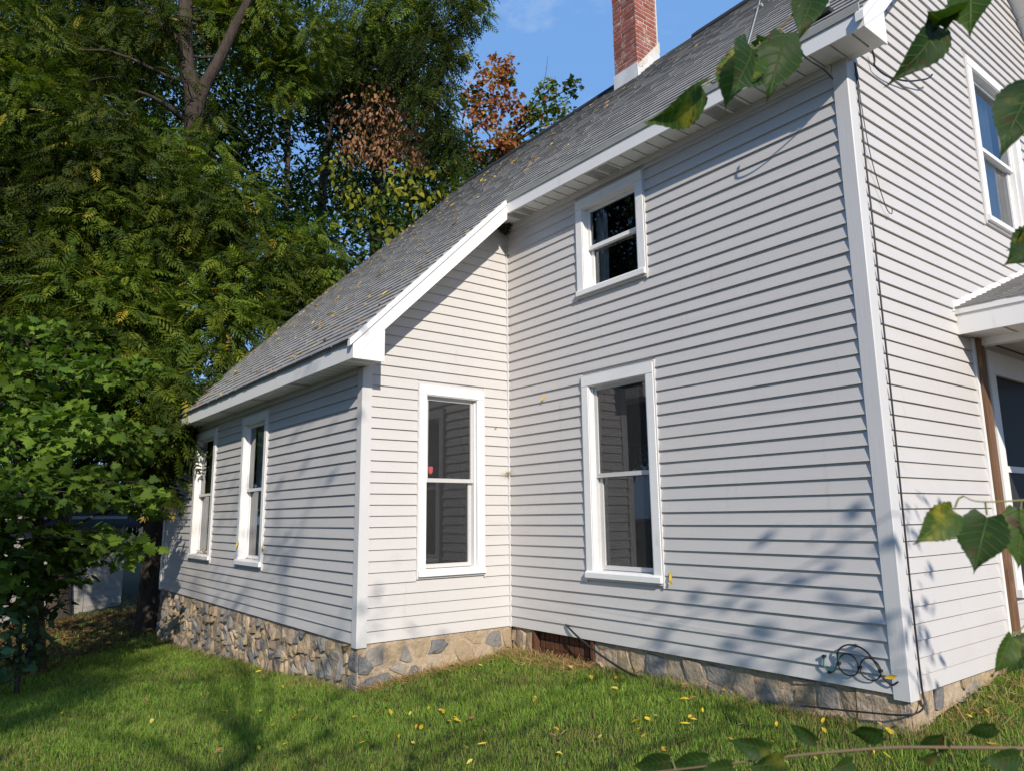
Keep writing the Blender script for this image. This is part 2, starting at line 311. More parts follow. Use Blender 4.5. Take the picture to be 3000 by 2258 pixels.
# windows --------------------------------------------------------------------
def window(W, u0, u1, z0, z1, lab, curtain=None, screen=False, sticker=False, lock=1, face=.095, head=.105):
    cut = .022
    def bx(mb, a, b, n0, n1, c, d): return mb.hexa([W.P(a, n0, c), W.P(b, n0, c), W.P(b, n1, c), W.P(a, n1, c), W.P(a, n0, d), W.P(b, n0, d), W.P(b, n1, d), W.P(a, n1, d)])
    f = .036; ji0, ji1, jz0, jz1 = u0+face+.012, u1-face-.012, z0+.085, z1-head-.008
    mb = MB(); dep = -.12      # jamb liner
    for (a, b, c, d) in ((u0+face-.004, ji0, jz0-.02, jz1+.02), (ji1, u1-face+.004, jz0-.02, jz1+.02)): bx(mb, a, b, dep, f-.006, c, d)
    bx(mb, ji0, ji1, dep, f-.006, jz1, jz1+.03); bx(mb, ji0, ji1, dep, f-.02, jz0-.03, jz0)
    w = mb.out('window', M['trim'], house); tag(w, lab)
    # casing boards
    for (a, b) in ((u0+.014, u0+face), (u1-face, u1-.014)): bx(MB(), 0, 0, 0, 0, 0, 0); m2 = MB(); bx(m2, a, b, 0, f, z0+.075, z1-head); m2.out('casing', M['trim'], w)
    m2 = MB(); bx(m2, u0+.014, u1-.014, 0, f+.003, z1-head+.001, z1-.014); m2.out('casing', M['trim'], w)
    m2 = MB(); A = [(0, f+.012), (0, f-.001+.001), (0, 0)];
    m2.prism([W.P(u0+.012, dep+.01, jz0-.026), W.P(u0+.012, f+.002, z0+.082), W.P(u0+.012, f+.022, z0+.066), W.P(u0+.012, f+.022, z0+.022), W.P(u0+.012, 0, z0+.022), W.P(u0+.012, dep+.01, z0+.03)], W.u*(u1-u0-.024)); m2.out('sill', M['trim'], w)
    m2 = MB()   # j channel round the casing
    for (a, b, c, d) in ((u0, u0+.0135, z0, z1), (u1-.0135, u1, z0-.02, z1+.008), (u0+.0135, u1-.0135, z1-.0135, z1), (u0+.0135, u1-.0135, z0, z0+.0215)): bx(m2, a, b, 0, f-.008, c, d)
    m2.out('channel_trim', M['post'], w)
    zm = jz0+(jz1-jz0)*.505; sw = .038
    for (c, d, n0, n1, s2) in ((zm-.018, jz1-.004, -.055, -.025, sw*.8), (jz0+.006, zm+.018, -.09, -.06, sw)):
        m2 = MB(); bx(m2, ji0+.016, ji0+.016+s2, n0, n1, c, d); bx(m2, ji1-.016-s2, ji1-.016, n0, n1, c, d)
        bx(m2, ji0+.016+s2, ji1-.016-s2, n0, n1, c, c+sw); bx(m2, ji0+.016+s2, ji1-.016-s2, n0, n1, d-sw*.85, d); s = m2.out('sash', M['trim'], w)
        m3 = MB(); q = (n0+n1)/2; m3.poly([W.P(ji0+.016+s2-.004, q, c+sw-.004), W.P(ji1-.016-s2+.004, q, c+sw-.004), W.P(ji1-.016-s2+.004, q, d-sw*.85+.004), W.P(ji0+.016+s2-.004, q, d-sw*.85+.004)]); m3.out('pane', M['glass'], w)
    m2 = MB()
    for (a, b) in ((ji0, ji0+.014), (ji1-.014, ji1)): bx(m2, a, b, -.1, -.012, jz0, jz1)
    bx(m2, ji0+.014, ji1-.014, -.1, -.014, jz1-.003, jz1+.001); m2.out('track', M['trim'], w)
    if screen:
        m2 = MB(); m2.poly([W.P(ji0+.012, -.018, jz0+.01), W.P(ji1-.012, -.018, jz0+.01), W.P(ji1-.012, -.018, jz1-.01), W.P(ji0+.012, -.018, jz1-.01)]); m2.out('insect_screen', M['screen'], w)
    for i in range(lock):
        uu = ji0+(ji1-ji0)*((i+1)/(lock+1)); m2 = MB(); bx(m2, uu-.03, uu+.03, -.062, -.045, zm+.018, zm+.028); bx(m2, uu-.012, uu+.02, -.06, -.04, zm+.028, zm+.04); m2.out('sash_lock', M['trim'], w)
    # room behind
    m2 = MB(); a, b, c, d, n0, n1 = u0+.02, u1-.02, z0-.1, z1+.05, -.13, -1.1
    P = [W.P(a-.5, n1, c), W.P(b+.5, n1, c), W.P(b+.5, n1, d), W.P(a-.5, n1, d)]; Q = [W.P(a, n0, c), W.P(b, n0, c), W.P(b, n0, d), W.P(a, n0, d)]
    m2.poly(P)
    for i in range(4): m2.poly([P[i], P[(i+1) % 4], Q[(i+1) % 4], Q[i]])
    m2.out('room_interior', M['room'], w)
    for (ca, cb) in (curtain or []):
        n = 26; v = []; fc = []
        for i in range(n+1):
            t = i/n; uu = ji0+(ji1-ji0)*(ca+(cb-ca)*t); nn = -.16+.022*math.sin(t*19*(cb-ca)*2.2+1)
            v += [W.P(uu, nn, z0+.02), W.P(uu+.01*math.sin(i), nn, z1)]
        for i in range(n): fc.append((2*i, 2*i+2, 2*i+3, 2*i+1))
        ob('curtain', v, fc, M['curtain'], w, True)
    if sticker:
        uc, zc = ji0+.085, zm+.10; n = -.036
        pts = [(-.5, .42), (-.2, .5), (0, .42), (.2, .5), (.5, .42), (.5, -.05), (.35, -.35), (0, -.55), (-.35, -.35), (-.5, -.05)]
        m2 = MB(); m2.prism([W.P(uc+.05*a, n, zc+.075*b) for a, b in pts], W.n*.001); m2.out('security_sticker', M['red'], w)
    return w
window(WC, 1.72, 2.80, .535, 2.40, 'far window of the low wing with dry leaves heaped on its sill', curtain=[(0, .42)], lock=0, face=.11)
window(WC, 3.93, 4.875, .535, 2.40, 'window of the low wing nearer its corner, pale curtains behind', curtain=[(0, .5)], lock=0)
window(WBw, .577, 1.375, .525, 2.40, 'narrow window with a red shield sticker, facing right', screen=True, sticker=True, face=.085)
window(WA, 1.17, 2.085, .525, 2.40, 'tall window in the right hand wall below the small one', screen=True, lock=2)
window(WA, 1.155, 2.06, 3.165, 4.175, 'small square window just under the eave', curtain=[(.02, .22)], lock=0)
window(WD, 2.255, 3.44, 3.575, 5.215, 'upper gable window reflecting sky', curtain=[(.12, .95)], lock=0, face=.11)
# eaves ----------------------------------------------------------------------
def zs_at(x): return 4.243 + (-x/LA)*.05
def soffit(x0, x1, y0, y1, zf, vents=(), off=0.):
    x = x0; k = 0; w = .1525
    base = MB(); P = [(x0, y0, zf(x0)+.02), (x1, y0, zf(x1)+.02), (x1, y1, zf(x1)+.02), (x0, y1, zf(x0)+.02)]; base.poly(P); s = base.out('soffit', M['dark'], house)
    while x < x1-.01:
        a, b = x+.0035, min(x+w-.0035, x1); mb = MB(); za, zb = zf(a), zf(b); g = .02
        mb.hexa([(a, y0, za), (b, y0, zb), (b, y1, zb), (a, y1, za), (a, y0, za+.012), (b, y0, zb+.012), (b, y1, zb+.012), (a, y1, za+.012)])
        sb = mb.out('soffit_board', M['soffit'], s)
        # raised rib beside each joint
        mb = MB(); mb.hexa([(b-.022, y0, zb-.006), (b-.002, y0, zb-.006), (b-.002, y1, zb-.006), (b-.022, y1, zb-.006), (b-.026, y0, zb), (b, y0, zb), (b, y1, zb), (b-.026, y1, zb)]); mb.out('soffit_rib', M['soffit'], s)
        xm = (a+b)/2
        if any(abs(xm-v) < w*.5 for v in vents):
            mb = MB(); q = .0057
            for i in range(9):
                for j in range(int((y1-y0-.05)/.0135)):
                    cx, cyy = a+.012+i*.0125, y0+.03+j*.0135; zz = zf(cx)-.0012
                    mb.poly([(cx-q, cyy, zz), (cx, cyy-q, zz), (cx+q, cyy, zz), (cx, cyy+q, zz)])
            mb.out('soffit_vent', M['dark'], s)
        x += w; k += 1
    return s
soffit(-LA+.002, .262, -.248, -.004, zs_at, vents=(-.88, -1.03, -2.11, -2.26, -3.34, -3.49))
soffit(XL-.2, -3.60, -1.975, -WB-.004, lambda x: 2.50, vents=(-5.2, -6.4, -7.6, -8.8))
def fascia(x0, x1, y, zf, h, name='fascia'):
    mb = MB(); a, b = zf(x0), zf(x1)
    mb.hexa([(x0, y-.018, a-.012), (x1, y-.018, b-.012), (x1, y, b-.012), (x0, y, a-.012), (x0, y-.018, a+h), (x1, y-.018, b+h), (x1, y, b+h), (x0, y, a+h)]); f = mb.out(name, M['trim'], house)
    mb = MB(); mb.hexa([(x0, y-.030, a+h-.004), (x1, y-.030, b+h-.004), (x1, y-.0185, b+h-.004), (x0, y-.0185, a+h-.004), (x0, y-.034, a+h+.052), (x1, y-.034, b+h+.052), (x1, y-.0185, b+h+.052), (x0, y-.0185, a+h+.052)]); mb.out('drip_edge', M['metal'], house)
fascia(-3.605, .262, -.25, zs_at, .112); fascia(XL-.2, -3.606, -1.98, lambda x: 2.50, .135)
# frieze strips where wall meets soffit
mb = MB(); mb.hexa([(-LA+.03, -.002, 4.235), (-.085, -.002, 4.19), (-.085, -.03, 4.19), (-LA+.03, -.03, 4.235), (-LA+.03, -.002, 4.292), (-.085, -.002, 4.243), (-.085, -.03, 4.243), (-LA+.03, -.03, 4.292)]); mb.out('frieze', M['post'], house)
mb = MB(); mb.box((XL+.08, -WB-.002, 2.445), (-LA-.08, -WB-.028, 2.499)); mb.out('frieze', M['post'], house)
# rake boards and boxed returns
def rake(x, ylo, yhi, zlo_box, ybox, dz=.0, th=.02):
    top = lambda y: float(zr(x-.02, y))-.012
    w = .195; zb = (zlo_box or top(ylo)-w)-.012
    mb = MB(); mb.prism([(x, ylo, top(ylo)-.02), (x, ylo, zb), (x, ybox, top(ybox)-w), (x, yhi, top(yhi)-w*1.1), (x, yhi, top(yhi)-.02)], (th, 0, 0)); mb.out('rake_board', M['trim'], house)
    mb = MB(); mb.prism([(x-.02, ylo-.035, top(ylo-.035)+.016), (x-.02, ylo-.035, top(ylo-.035)-.045), (x-.02, yhi, top(yhi)-.045), (x-.02, yhi, top(yhi)+.016)], (th+.034, 0, 0)); mb.out('rake_cap', M['trim'], house)
    if zlo_box: MB().prism([(x, ylo, zb), (x, ybox, zb), (x, ybox, top(ybox)-w+.004)], (th-.004, 0, 0)).out('eave_return', M['trim'], house)
rake(-3.605, -1.998, -.262, 2.50, -1.685); rake(.262, -.268, YR, 4.243, .055)
mb = MB(); top = lambda y: float(zr(.26, 2*YR-y))+.0
mb.prism([(.262, YR, ZR-.01), (.262, YR, ZR-.21), (.262, YB+.27, ZR-.21-SL*(YB+.27-YR)), (.262, YB+.27, ZR-.01-SL*(YB+.27-YR))], (.02, 0, 0)); mb.out('rake_board', M['trim'], house)
# undersides of the overhanging rakes
def under(x0, x1, ya, yb, back=False):
    z = (lambda y: ZR-SL*abs(y-YR)) if back else (lambda y: float(zr((x0+x1)/2, y)))
    mb = MB(); n = 8
    for i in range(n):
        a, b = ya+(yb-ya)*i/n, ya+(yb-ya)*(i+1)/n-.004
        mb.hexa([(x0, a, z(a)-.19), (x1, a, z(a)-.19), (x1, b, z(b)-.19), (x0, b, z(b)-.19), (x0, a, z(a)-.175), (x1, a, z(a)-.175), (x1, b, z(b)-.175), (x0, b, z(b)-.175)])
    mb.out('rake_soffit', M['soffit'], house)
under(-LA, -3.606, -1.69, -.2); under(0.0, .26, .05, YR-.02); under(0.0, .26, YR+.02, YB, True)
MB().box((.0, -.0035, 4.241), (.262, .054, 4.254)).out('soffit_end', M['soffit'], house); MB().box((.026, .046, 4.254), (.262, .0535, 4.36)).out('soffit_end', M['trim'], house)
MB().box((-3.938, -WB-.0035, 2.498), (-3.606, -1.686, 2.511)).out('soffit_end', M['soffit'], house); MB().box((-3.92, -1.694, 2.511), (-3.606, -1.686, 2.62)).out('soffit_end', M['trim'], house)
# roof deck
roofm = MB()
def deck(pts, t=.09):
    roofm.prism([(x, y, z-.012) for x, y, z in pts], (0, 0, -t))
def rp(x, y): return (x, y, float(zr(x, y)))
deck([rp(xfar(-1.99), -1.99), rp(-3.61, -1.99), rp(-3.61, -.26), rp(xfar(-.26), -.26)])
deck([rp(xfar(-.26), -.26), rp(-3.61, -.26), rp(-3.61, YR), rp(xfar(YR), YR)])
deck([rp(-3.61, -.26), rp(.27, -.26), rp(.27, YR), rp(-3.61, YR)])
deck([(xfar(YR), YR, ZR), (.27, YR, ZR), (.27, YB+.27, ZR-SL*(YB+.27-YR)), (XL-.2, YB+.27, ZR-SL*(YB+.27-YR))])
roof = roofm.out('roof', M['shingle_edge'], house)
# shingle strips: tabs of uneven width, every second one doubled
SWID = .914; EXPO = .127
def shingle_mesh(k):
    r = random.Random(100+k); mb = MB(); u = 0.
    while u < SWID-.02:
        w = min(r.uniform(.09, .21), SWID-u)
        if SWID-u-w < .06: w = SWID-u
        dbl = r.random() < .5; h = .0155 if dbl else .0125; lo = -.004*r.random() - (.006 if dbl else 0); a, b = u+.0012, u+w-.0012; vt = EXPO+.02
        mb.hexa([(a, lo, -.002), (b, lo, -.002), (b, vt, -.006), (a, vt, -.006), (a, lo, h), (b, lo+r.uniform(-.002, .002), h), (b, vt, .001), (a, vt, .001)]); u += w
    return mk('shingle', mb.v, mb.f, M['shingle'])
SM = [shingle_mesh(k) for k in range(8)]
strips = []
cosr = 1/math.sqrt(1+SL*SL); nrow = int((YR+2.0)/(EXPO*cosr))+1
for j in range(nrow):
    y = -2.025 + j*EXPO*cosr
    if y > YR-.02: break
    x1 = .278 if y > -.31 else -3.595; x0 = xfar(y); x = x0 - (j*.37 % 1.0)*SWID + rnd.uniform(-.04, .04)
    if x1 > 0 and y <= -.2: y = y
    while x < x1-.03:
        a, b = max(x, x0), min(x+SWID, x1)
        if b-a > .04: strips.append((a, b, y))
        x += SWID
def strip_matrix(a, b, y):
    o = Vector((a, y, float(zr(a, y)))); U = Vector((b, y, float(zr(b, y))))-o; L = U.length; U.normalize()
    V = Vector((a, y+.1, float(zr(a, y+.1))))-o; V = (V-U*V.dot(U)).normalized(); Wn = U.cross(V)
    s = L/SWID
    return Matrix(((U.x*s, V.x, Wn.x, o.x), (U.y*s, V.y, Wn.y, o.y), (U.z*s, V.z, Wn.z, o.z), (0, 0, 0, 1)))
strips.sort(key=lambda q: (q[0]-CAM[0])**2+(q[2]-CAM[1])**2)
rest = MB()
for i, (a, b, y) in enumerate(strips):
    m_ = strip_matrix(a, b, y); me = SM[rnd.randrange(len(SM))]
    if i < 290: add('shingle', me, roof, m_)
    else:
        n0 = len(rest.v); rest.v += [tuple(m_ @ v.co) for v in me.vertices]; rest.f += [tuple(n0+q for q in p.vertices) for p in me.polygons]
tag(rest.out('shingle_field', M['shingle'], roof), kind='stuff')
for (a, b) in ((xfar(YR), -4.75), (-3.3, .27)):
    mb = MB(); mb.prism([(a, YR-.16, ZR-.13), (a, YR-.15, ZR-.085), (a, YR, ZR+.055), (a, YR+.15, ZR-.085), (a, YR+.16, ZR-.13)], (b-a, 0, 0)); mb.out('ridge_vent', M['ridge'], roof)
# chimney -------------------------------------------------------------------
CX0, CX1, CY0, CY1 = -4.49, -4.05, 2.46, 2.95
chim = MB().box((CX0+.006, CY0+.006, 6.9), (CX1-.006, CY1-.006, 9.02)).out('chimney', M['brickmortar'], house); tag(chim, 'red brick chimney with pale mortar and white flashing at its foot')
bz = .0725; k = 0; z = 7.32
def brick(a, b, par): 
    j = rnd.uniform(-.002, .0015); mb = MB()
    return MB().box(tuple(np.array(a)+np.array([j, j, 0])), tuple(np.array(b)+np.array([j, j, 0]))).out('brick', M['brick'], par)
while z < 9.0:
    h = bz-.017; off = (k % 2)*.5
    # front (facing the yard) and right faces in running bond, then the two far faces
    for face in range(4):
        L = (CX1-CX0) if face % 2 == 0 else (CY1-CY0); nb = 2; bl = L/2.0; u = -bl*.5*off*1.0
        while u < L-.01:
            a, b = max(u, 0)+.0065*(u > 0), min(u+bl, L)-.0065*(u+bl < L-.01); d = .04
            if b-a > .03:
                if face == 0: brick((CX0+a, CY0, z), (CX0+b, CY0+d, z+h), chim)
                elif face == 1: brick((CX1-d, CY0+a+(.041 if a < .02 else 0), z), (CX1, CY0+b-(.041 if b > L-.02 else 0), z+h), chim)
                elif face == 3 and z > 7.9: brick((CX0, CY0+a+(.041 if a < .02 else 0), z), (CX0+d, CY0+b-(.041 if b > L-.02 else 0), z+h), chim)
            u += bl
    z += bz; k += 1
mb = MB(); mb.box((CX0-.05, CY0-.05, 8.98), (CX1+.05, CY1+.05, 9.08)); mb.out('chimney_cap', M['brickmortar'], chim)
mb = MB(); mb.box((CX0-.012, CY0-.014, 7.1), (CX1+.012, CY0-.003, 7.42)); mb.out('flashing', M['flashing'], chim)
for i in range(4):
    y0 = CY0-.014+i*.115; zt = 7.42+i*.10 - (.10 if i == 0 else .06); mb = MB(); mb.box((CX1+.003+.003*i, y0, 7.0), (CX1+.009+.003*i, y0+.15, zt+.06)); mb.out('flashing', M['flashing'], chim)
mb = MB(); mb.prism([(CX1+.002, CY0, 7.38), (CX1+.002, CY0+.05, 7.36), (CX1+.002, CY1, 7.75), (CX1+.002, CY1, 7.93), (CX1+.002, CY0+.30, 7.72)], (.012, 0, 0)); mb.out('cement_patch', M['brickmortar'], chim)
# ------------------------------------------------------------------ foundation of field stones
def foundation(W, L, base, cell, seed, inset, thick=.3, umin=0., skip=None, proud=.03, blocks=()):
    r = random.Random(seed); mb = MB(); n = 24
    for i in range(n):
        a, b = umin+(L-umin)*i/n, umin+(L-umin)*(i+1)/n; za, zb = base(a)-.12, base(b)-.12
        if skip and skip((a+b)/2): continue
        mb.hexa([W.P(a, inset, za), W.P(b, inset, zb), W.P(b, inset-thick, zb), W.P(a, inset-thick, za), W.P(a, inset, -.004), W.P(b, inset, -.004), W.P(b, inset-thick, -.004), W.P(a, inset-thick, -.004)])
    f = mb.out('foundation', M['mortar'], house)
    pts = []; u = umin
    while u < L:
        z = base(u)-.05
        while z < -.02:
            pts.append((u+r.uniform(-.45, .45)*cell, z+r.uniform(-.42, .42)*cell*.9)); z += cell*.85*r.uniform(.8, 1.25)
        u += cell*r.uniform(.8, 1.2)
    pts = [p for p in pts if not (skip and skip(p[0])) and r.random() > .16]
    for i, p in enumerate(pts):
        c = [(p[0]-cell, p[1]-cell), (p[0]+cell, p[1]-cell), (p[0]+cell, p[1]+cell), (p[0]-cell, p[1]+cell)]
        for j, q in enumerate(pts):
            if i != j and abs(q[0]-p[0]) < 2*cell and abs(q[1]-p[1]) < 2*cell:
                a, b = q[0]-p[0], q[1]-p[1]; m = ((p[0]+q[0])/2, (p[1]+q[1])/2); d = math.hypot(a, b)
                c = clip(c, a/d, b/d, (a*m[0]+b*m[1])/d-.0035)
                if len(c) < 3: break
        c = clip(clip(clip(c, 0, 1, -.018), 1, 0, L-.004), -1, 0, -umin-.004) if len(c) > 2 else c
        if any(math.hypot(cx_-bx_, cz_-bz_) < rr_ for (bx_, bz_, rr_) in [q[0] for q in blocks] for (cx_, cz_) in [p]): continue
        if skip: 
            if skip(min(q[0] for q in c) if c else 0) or skip(max(q[0] for q in c) if c else 0): continue
        if len(c) < 3: continue
        if r.random() < .05: continue         # plain mortar here and there
        cx, cz = sum(q[0] for q in c)/len(c), sum(q[1] for q in c)/len(c)
        ring = []
        for k in range(len(c)):
            a, b = c[k], c[(k+1) % len(c)]; m = max(1, int(math.hypot(b[0]-a[0], b[1]-a[1])/.05))
            for t in range(m):
                q = (a[0]+(b[0]-a[0])*t/m, a[1]+(b[1]-a[1])*t/m); s = .985+r.uniform(-.16, .06) - (.05 if t == 0 else 0)
                ring.append((cx+(q[0]-cx)*s, cz+(q[1]-cz)*s))
        ring = ring[:18]; n = len(ring); d = r.uniform(.0, 1.)*proud+.004; tu, tz = r.gauss(0, .16)*proud/.03, r.gauss(0, .16)*proud/.03; v = []
        dep_ = lambda q, k: max(inset-.012, inset+(d*k+tu*(q[0]-cx)+tz*(q[1]-cz))+r.uniform(-.004, .004)*proud/.03)
        for q in ring: v.append(W.P(q[0], inset-.02, q[1]))
        for sc_, kk_ in ((.90, .75), (.5, 1.)):
            for q in ring: q2 = (cx+(q[0]-cx)*sc_, cz+(q[1]-cz)*sc_); v.append(W.P(q2[0], dep_(q2, kk_), q2[1]))
        v.append(W.P(cx, dep_((cx, cz), 1.05), cz))
        F = [(k, (k+1) % n, n+(k+1) % n, n+k) for k in range(n)]+[(n+k, n+(k+1) % n, 2*n+(k+1) % n, 2*n+k) for k in range(n)]+[(2*n+k, 2*n+(k+1) % n, 3*n) for k in range(n)]
        ob('stone', v, F, M['stone'], f)
    for (_, poly) in blocks:
        cx, cz = sum(q[0] for q in poly)/len(poly), sum(q[1] for q in poly)/len(poly); ring = []
        for k in range(len(poly)):
            a, b = poly[k], poly[(k+1) % len(poly)]
            for t in range(3): ring.append((a[0]+(b[0]-a[0])*t/3+r.uniform(-.007, .007), a[1]+(b[1]-a[1])*t/3+r.uniform(-.007, .007)))
        n = len(ring); v = [W.P(q[0], inset-.02, q[1]) for q in ring]
        for sc_, dd in ((.93, .016), (.55, .024)): v += [W.P(cx+(q[0]-cx)*sc_, inset+dd+r.uniform(-.004, .006), cz+(q[1]-cz)*sc_) for q in ring]
        v.append(W.P(cx, inset+.024, cz))
        F = [(k, (k+1) % n, n+(k+1) % n, n+k) for k in range(n)]+[(n+k, n+(k+1) % n, 2*n+(k+1) % n, 2*n+k) for k in range(n)]+[(2*n+k, 2*n+(k+1) % n, 3*n) for k in range(n)]
        ob('stone', v, F, M['stone_dark'], f)
    return f
foundation(WC, LC-.0, lambda u: float(gz(XL+u, -WB)), .13, 21, -.006, proud=.04, blocks=[((LC-.06, -.38, .14), [(LC-.16, -.52), (LC+.004, -.52), (LC+.004, -.27), (LC-.06, -.245), (LC-.14, -.30)]), ((LC-.07, -.13, .09), [(LC-.17, -.235), (LC+.004, -.23), (LC+.004, -.09), (LC-.08, -.07), (LC-.15, -.11)])])
foundation(WBw, WB, lambda u: float(gz(-LA, -WB+u)), .165, 22, .004, proud=.018, blocks=[((.16, -.36, .20), [(.0, -.52), (.36, -.50), (.40, -.36), (.31, -.265), (.13, -.28), (.0, -.335)]), ((.06, -.17, .10), [(.0, -.25), (.10, -.27), (.16, -.2), (.10, -.12), (.0, -.10)]), ((.82, -.10, .11), [(.72, -.16), (.86, -.17), (.95, -.10), (.90, -.04), (.76, -.045)])])
foundation(WA, .345, lambda u: float(gz(-LA+u, 0)), .17, 25, -.02, proud=.022)
foundation(WA, LA, lambda u: float(gz(-LA+u, 0)), .17, 23, -.02, proud=.014, umin=1.21)
foundation(WD, PORCH_Y+.4, lambda u: float(gz(0, u)), .20, 24, -.03, proud=.02)
# cellar hatch of rusty slats under the tall wall
mb = MB(); u0, u1 = .40, 1.17; WAh = WA; WA = Wall((-LA, .055, 0), (1, 0, 0), (0, -1, 0)); hatch = MB().hexa([WA.P(u0-.03, -.006, -.36), WA.P(u1+.03, -.006, -.36), WA.P(u1+.03, -.012, -.36), WA.P(u0-.03, -.012, -.36), WA.P(u0-.03, -.006, -.006), WA.P(u1+.03, -.006, -.006), WA.P(u1+.03, -.012, -.006), WA.P(u0-.03, -.012, -.006)]).out('cellar_hatch', M['dark'], house); tag(hatch, 'rusty brown slatted cellar hatch in the foundation')
for i in range(11):
    for j in range(4):
        a = u0+.07*i; c = -.335+.082*j; mb = MB(); x = rnd.uniform(-.004, .004)
        mb.hexa([WA.P(a+.007, .0+x, c+.003), WA.P(a+.063, .0+x, c+.003), WA.P(a+.063, -.0055, c+.003), WA.P(a+.007, -.0055, c+.003), WA.P(a+.007, .0+x, c+.078), WA.P(a+.063, .0+x, c+.078), WA.P(a+.063, -.0055, c+.078), WA.P(a+.007, -.0055, c+.078)]); mb.out('hatch_slat', M['wood_dark'], hatch)
WA = WAh
for u_ in (.365, 1.19): MB().box((-LA+u_-.018, -.006, -.40), (-LA+u_+.018, .06, -.005)).out('hatch_jamb', M['wood_dark'], hatch)
# ------------------------------------------------------------------ porch
PY = 1.385; PZ = 2.448
porch = thing('porch', (1.2, 2.6, 0), 'low side porch with shingled roof, white fascia and a brown wooden post', 'porch')
mb = MB(); mb.box((.002, PY-.018, PZ-.01), (2.3, PY, PZ+.155)); mb.out('fascia', M['trim'], porch)
mb = MB(); mb.box((.002, PY-.032, PZ+.15), (2.3, PY-.0185, PZ+.2)); mb.out('drip_edge', M['trim'], porch)
x = .01
while x < 2.25:
    mb = MB(); mb.box((x, PY, PZ), (x+.30, 1.70, PZ+.012)); mb.box((x+.27, PY, PZ-.008), (x+.296, 1.70, PZ-.0005)); mb.out('soffit_board', M['soffit'], porch); x += .304
mb = MB(); mb.box((.03, 1.70, PZ-.06), (2.3, 1.79, PZ+.06)); mb.out('beam', M['trim'], porch)
mb = MB(); mb.box((.002, 1.79, PZ+.02), (2.3, 4.9, PZ+.04)); mb.out('porch_ceiling', M['soffit'], porch)
prs = .36
pd = MB(); pd.prism([(.012, PY-.03, PZ+.195), (2.32, PY-.03, PZ+.195), (2.32, 5.0, PZ+.195+(5.0-PY)*prs), (.012, 5.0, PZ+.195+(5.0-PY)*prs)], (0, 0, -.03)); proof = pd.out('porch_roof', M['shingle_edge'], porch)
PU, PV = Vector((1, 0, 0)), Vector((0, 1, prs)).normalized(); PN = PU.cross(PV)
for j in range(22):
    for i in range(3):
        o = Vector((.014+i*.77, PY-.035, PZ+.197)) + PV*(j*EXPO); s = .765/SWID
        add('shingle', SM[rnd.randrange(8)], proof, Matrix(((PU.x*s, PV.x, PN.x, o.x), (PU.y*s, PV.y, PN.y, o.y), (PU.z*s, PV.z, PN.z, o.z), (0, 0, 0, 1))))
mb = MB(); mb.prism([(.0, PY-.06, PZ+.17), (.0, PY-.06, PZ+.245), (.0, 5.0, PZ+.25+(5.0-PY)*prs), (.0, 5.0, PZ+.19+(5.0-PY)*prs)], (.019, 0, 0)); mb.out('wall_flashing', M['trim'], porch)
mb = MB(); mb.box((.031, 1.638, .19), (.052, 1.752, PZ-.005)); mb.out('wood_post', M['wood'], porch)
mb = MB(); mb.box((2.18, 1.64, -.4), (2.28, 1.765, PZ-.06)); mb.out('wood_post', M['wood'], porch)
mb = MB(); mb.box((.001, 1.595, .16), (.03, 1.635, PZ-.01)); mb.out('edge_trim', M['trim'], porch)
for j in range(20): MB().box((.02, 1.66+j*.142, .12), (2.3, 1.66+j*.142+.136, .16)).out('deck_board', M['deck'], porch)
MB().box((.02, 1.63, -.02), (2.3, 1.655, .12)).out('deck_skirt', M['deck'], porch)
# wall and screened window inside the porch
mb = MB()
for (a, b, c, d) in ((PORCH_Y+.04, 1.86, .16, 2.46), (1.86, 3.3, .16, .50), (1.86, 3.3, 2.38, 2.46), (3.3, YB, .16, 2.46)): mb.poly([(-.004, a, c), (-.004, b, c), (-.004, b, d), (-.004, a, d)])
pw = mb.out('porch_wall', M['siding'], porch)
for k in range(3): MB().prism([(.012, 1.80, .16+k*.115), (.012, YB, .16+k*.115), (.002, YB, .275+k*.115), (.002, 1.80, .275+k*.115)], (-.004, 0, 0)).out('siding_board', M['siding'], pw)
fr = MB(); fr.box((0, 1.86, .50), (.03, 1.985, 2.38)); fr.box((0, 3.17, .50), (.03, 3.3, 2.38)); fr.box((0, 1.985, 2.19), (.03, 3.17, 2.38)); fr.box((-.02, 1.85, .44), (.06, 3.3, .499)); fr.box((-.03, 1.985, 1.40), (.01, 3.17, 1.45)); frw = fr.out('window', M['trim'], porch); tag(frw, 'dark screened window inside the porch')
mb = MB(); mb.poly([(-.012, 1.98, .5), (-.012, 3.18, .5), (-.012, 3.18, 2.2), (-.012, 1.98, 2.2)]); mb.out('pane', M['glass'], frw); MB().poly([(-.008, 1.98, .5), (-.008, 3.18, .5), (-.008, 3.18, 2.2), (-.008, 1.98, 2.2)]).out('insect_screen', M['screen_dense'], frw)
mb = MB(); mb.poly([(-.4, 1.5, .3), (-.4, 3.8, .3), (-.4, 3.8, 2.5), (-.4, 1.5, 2.5)]); mb.out('room_interior', M['room'], frw)
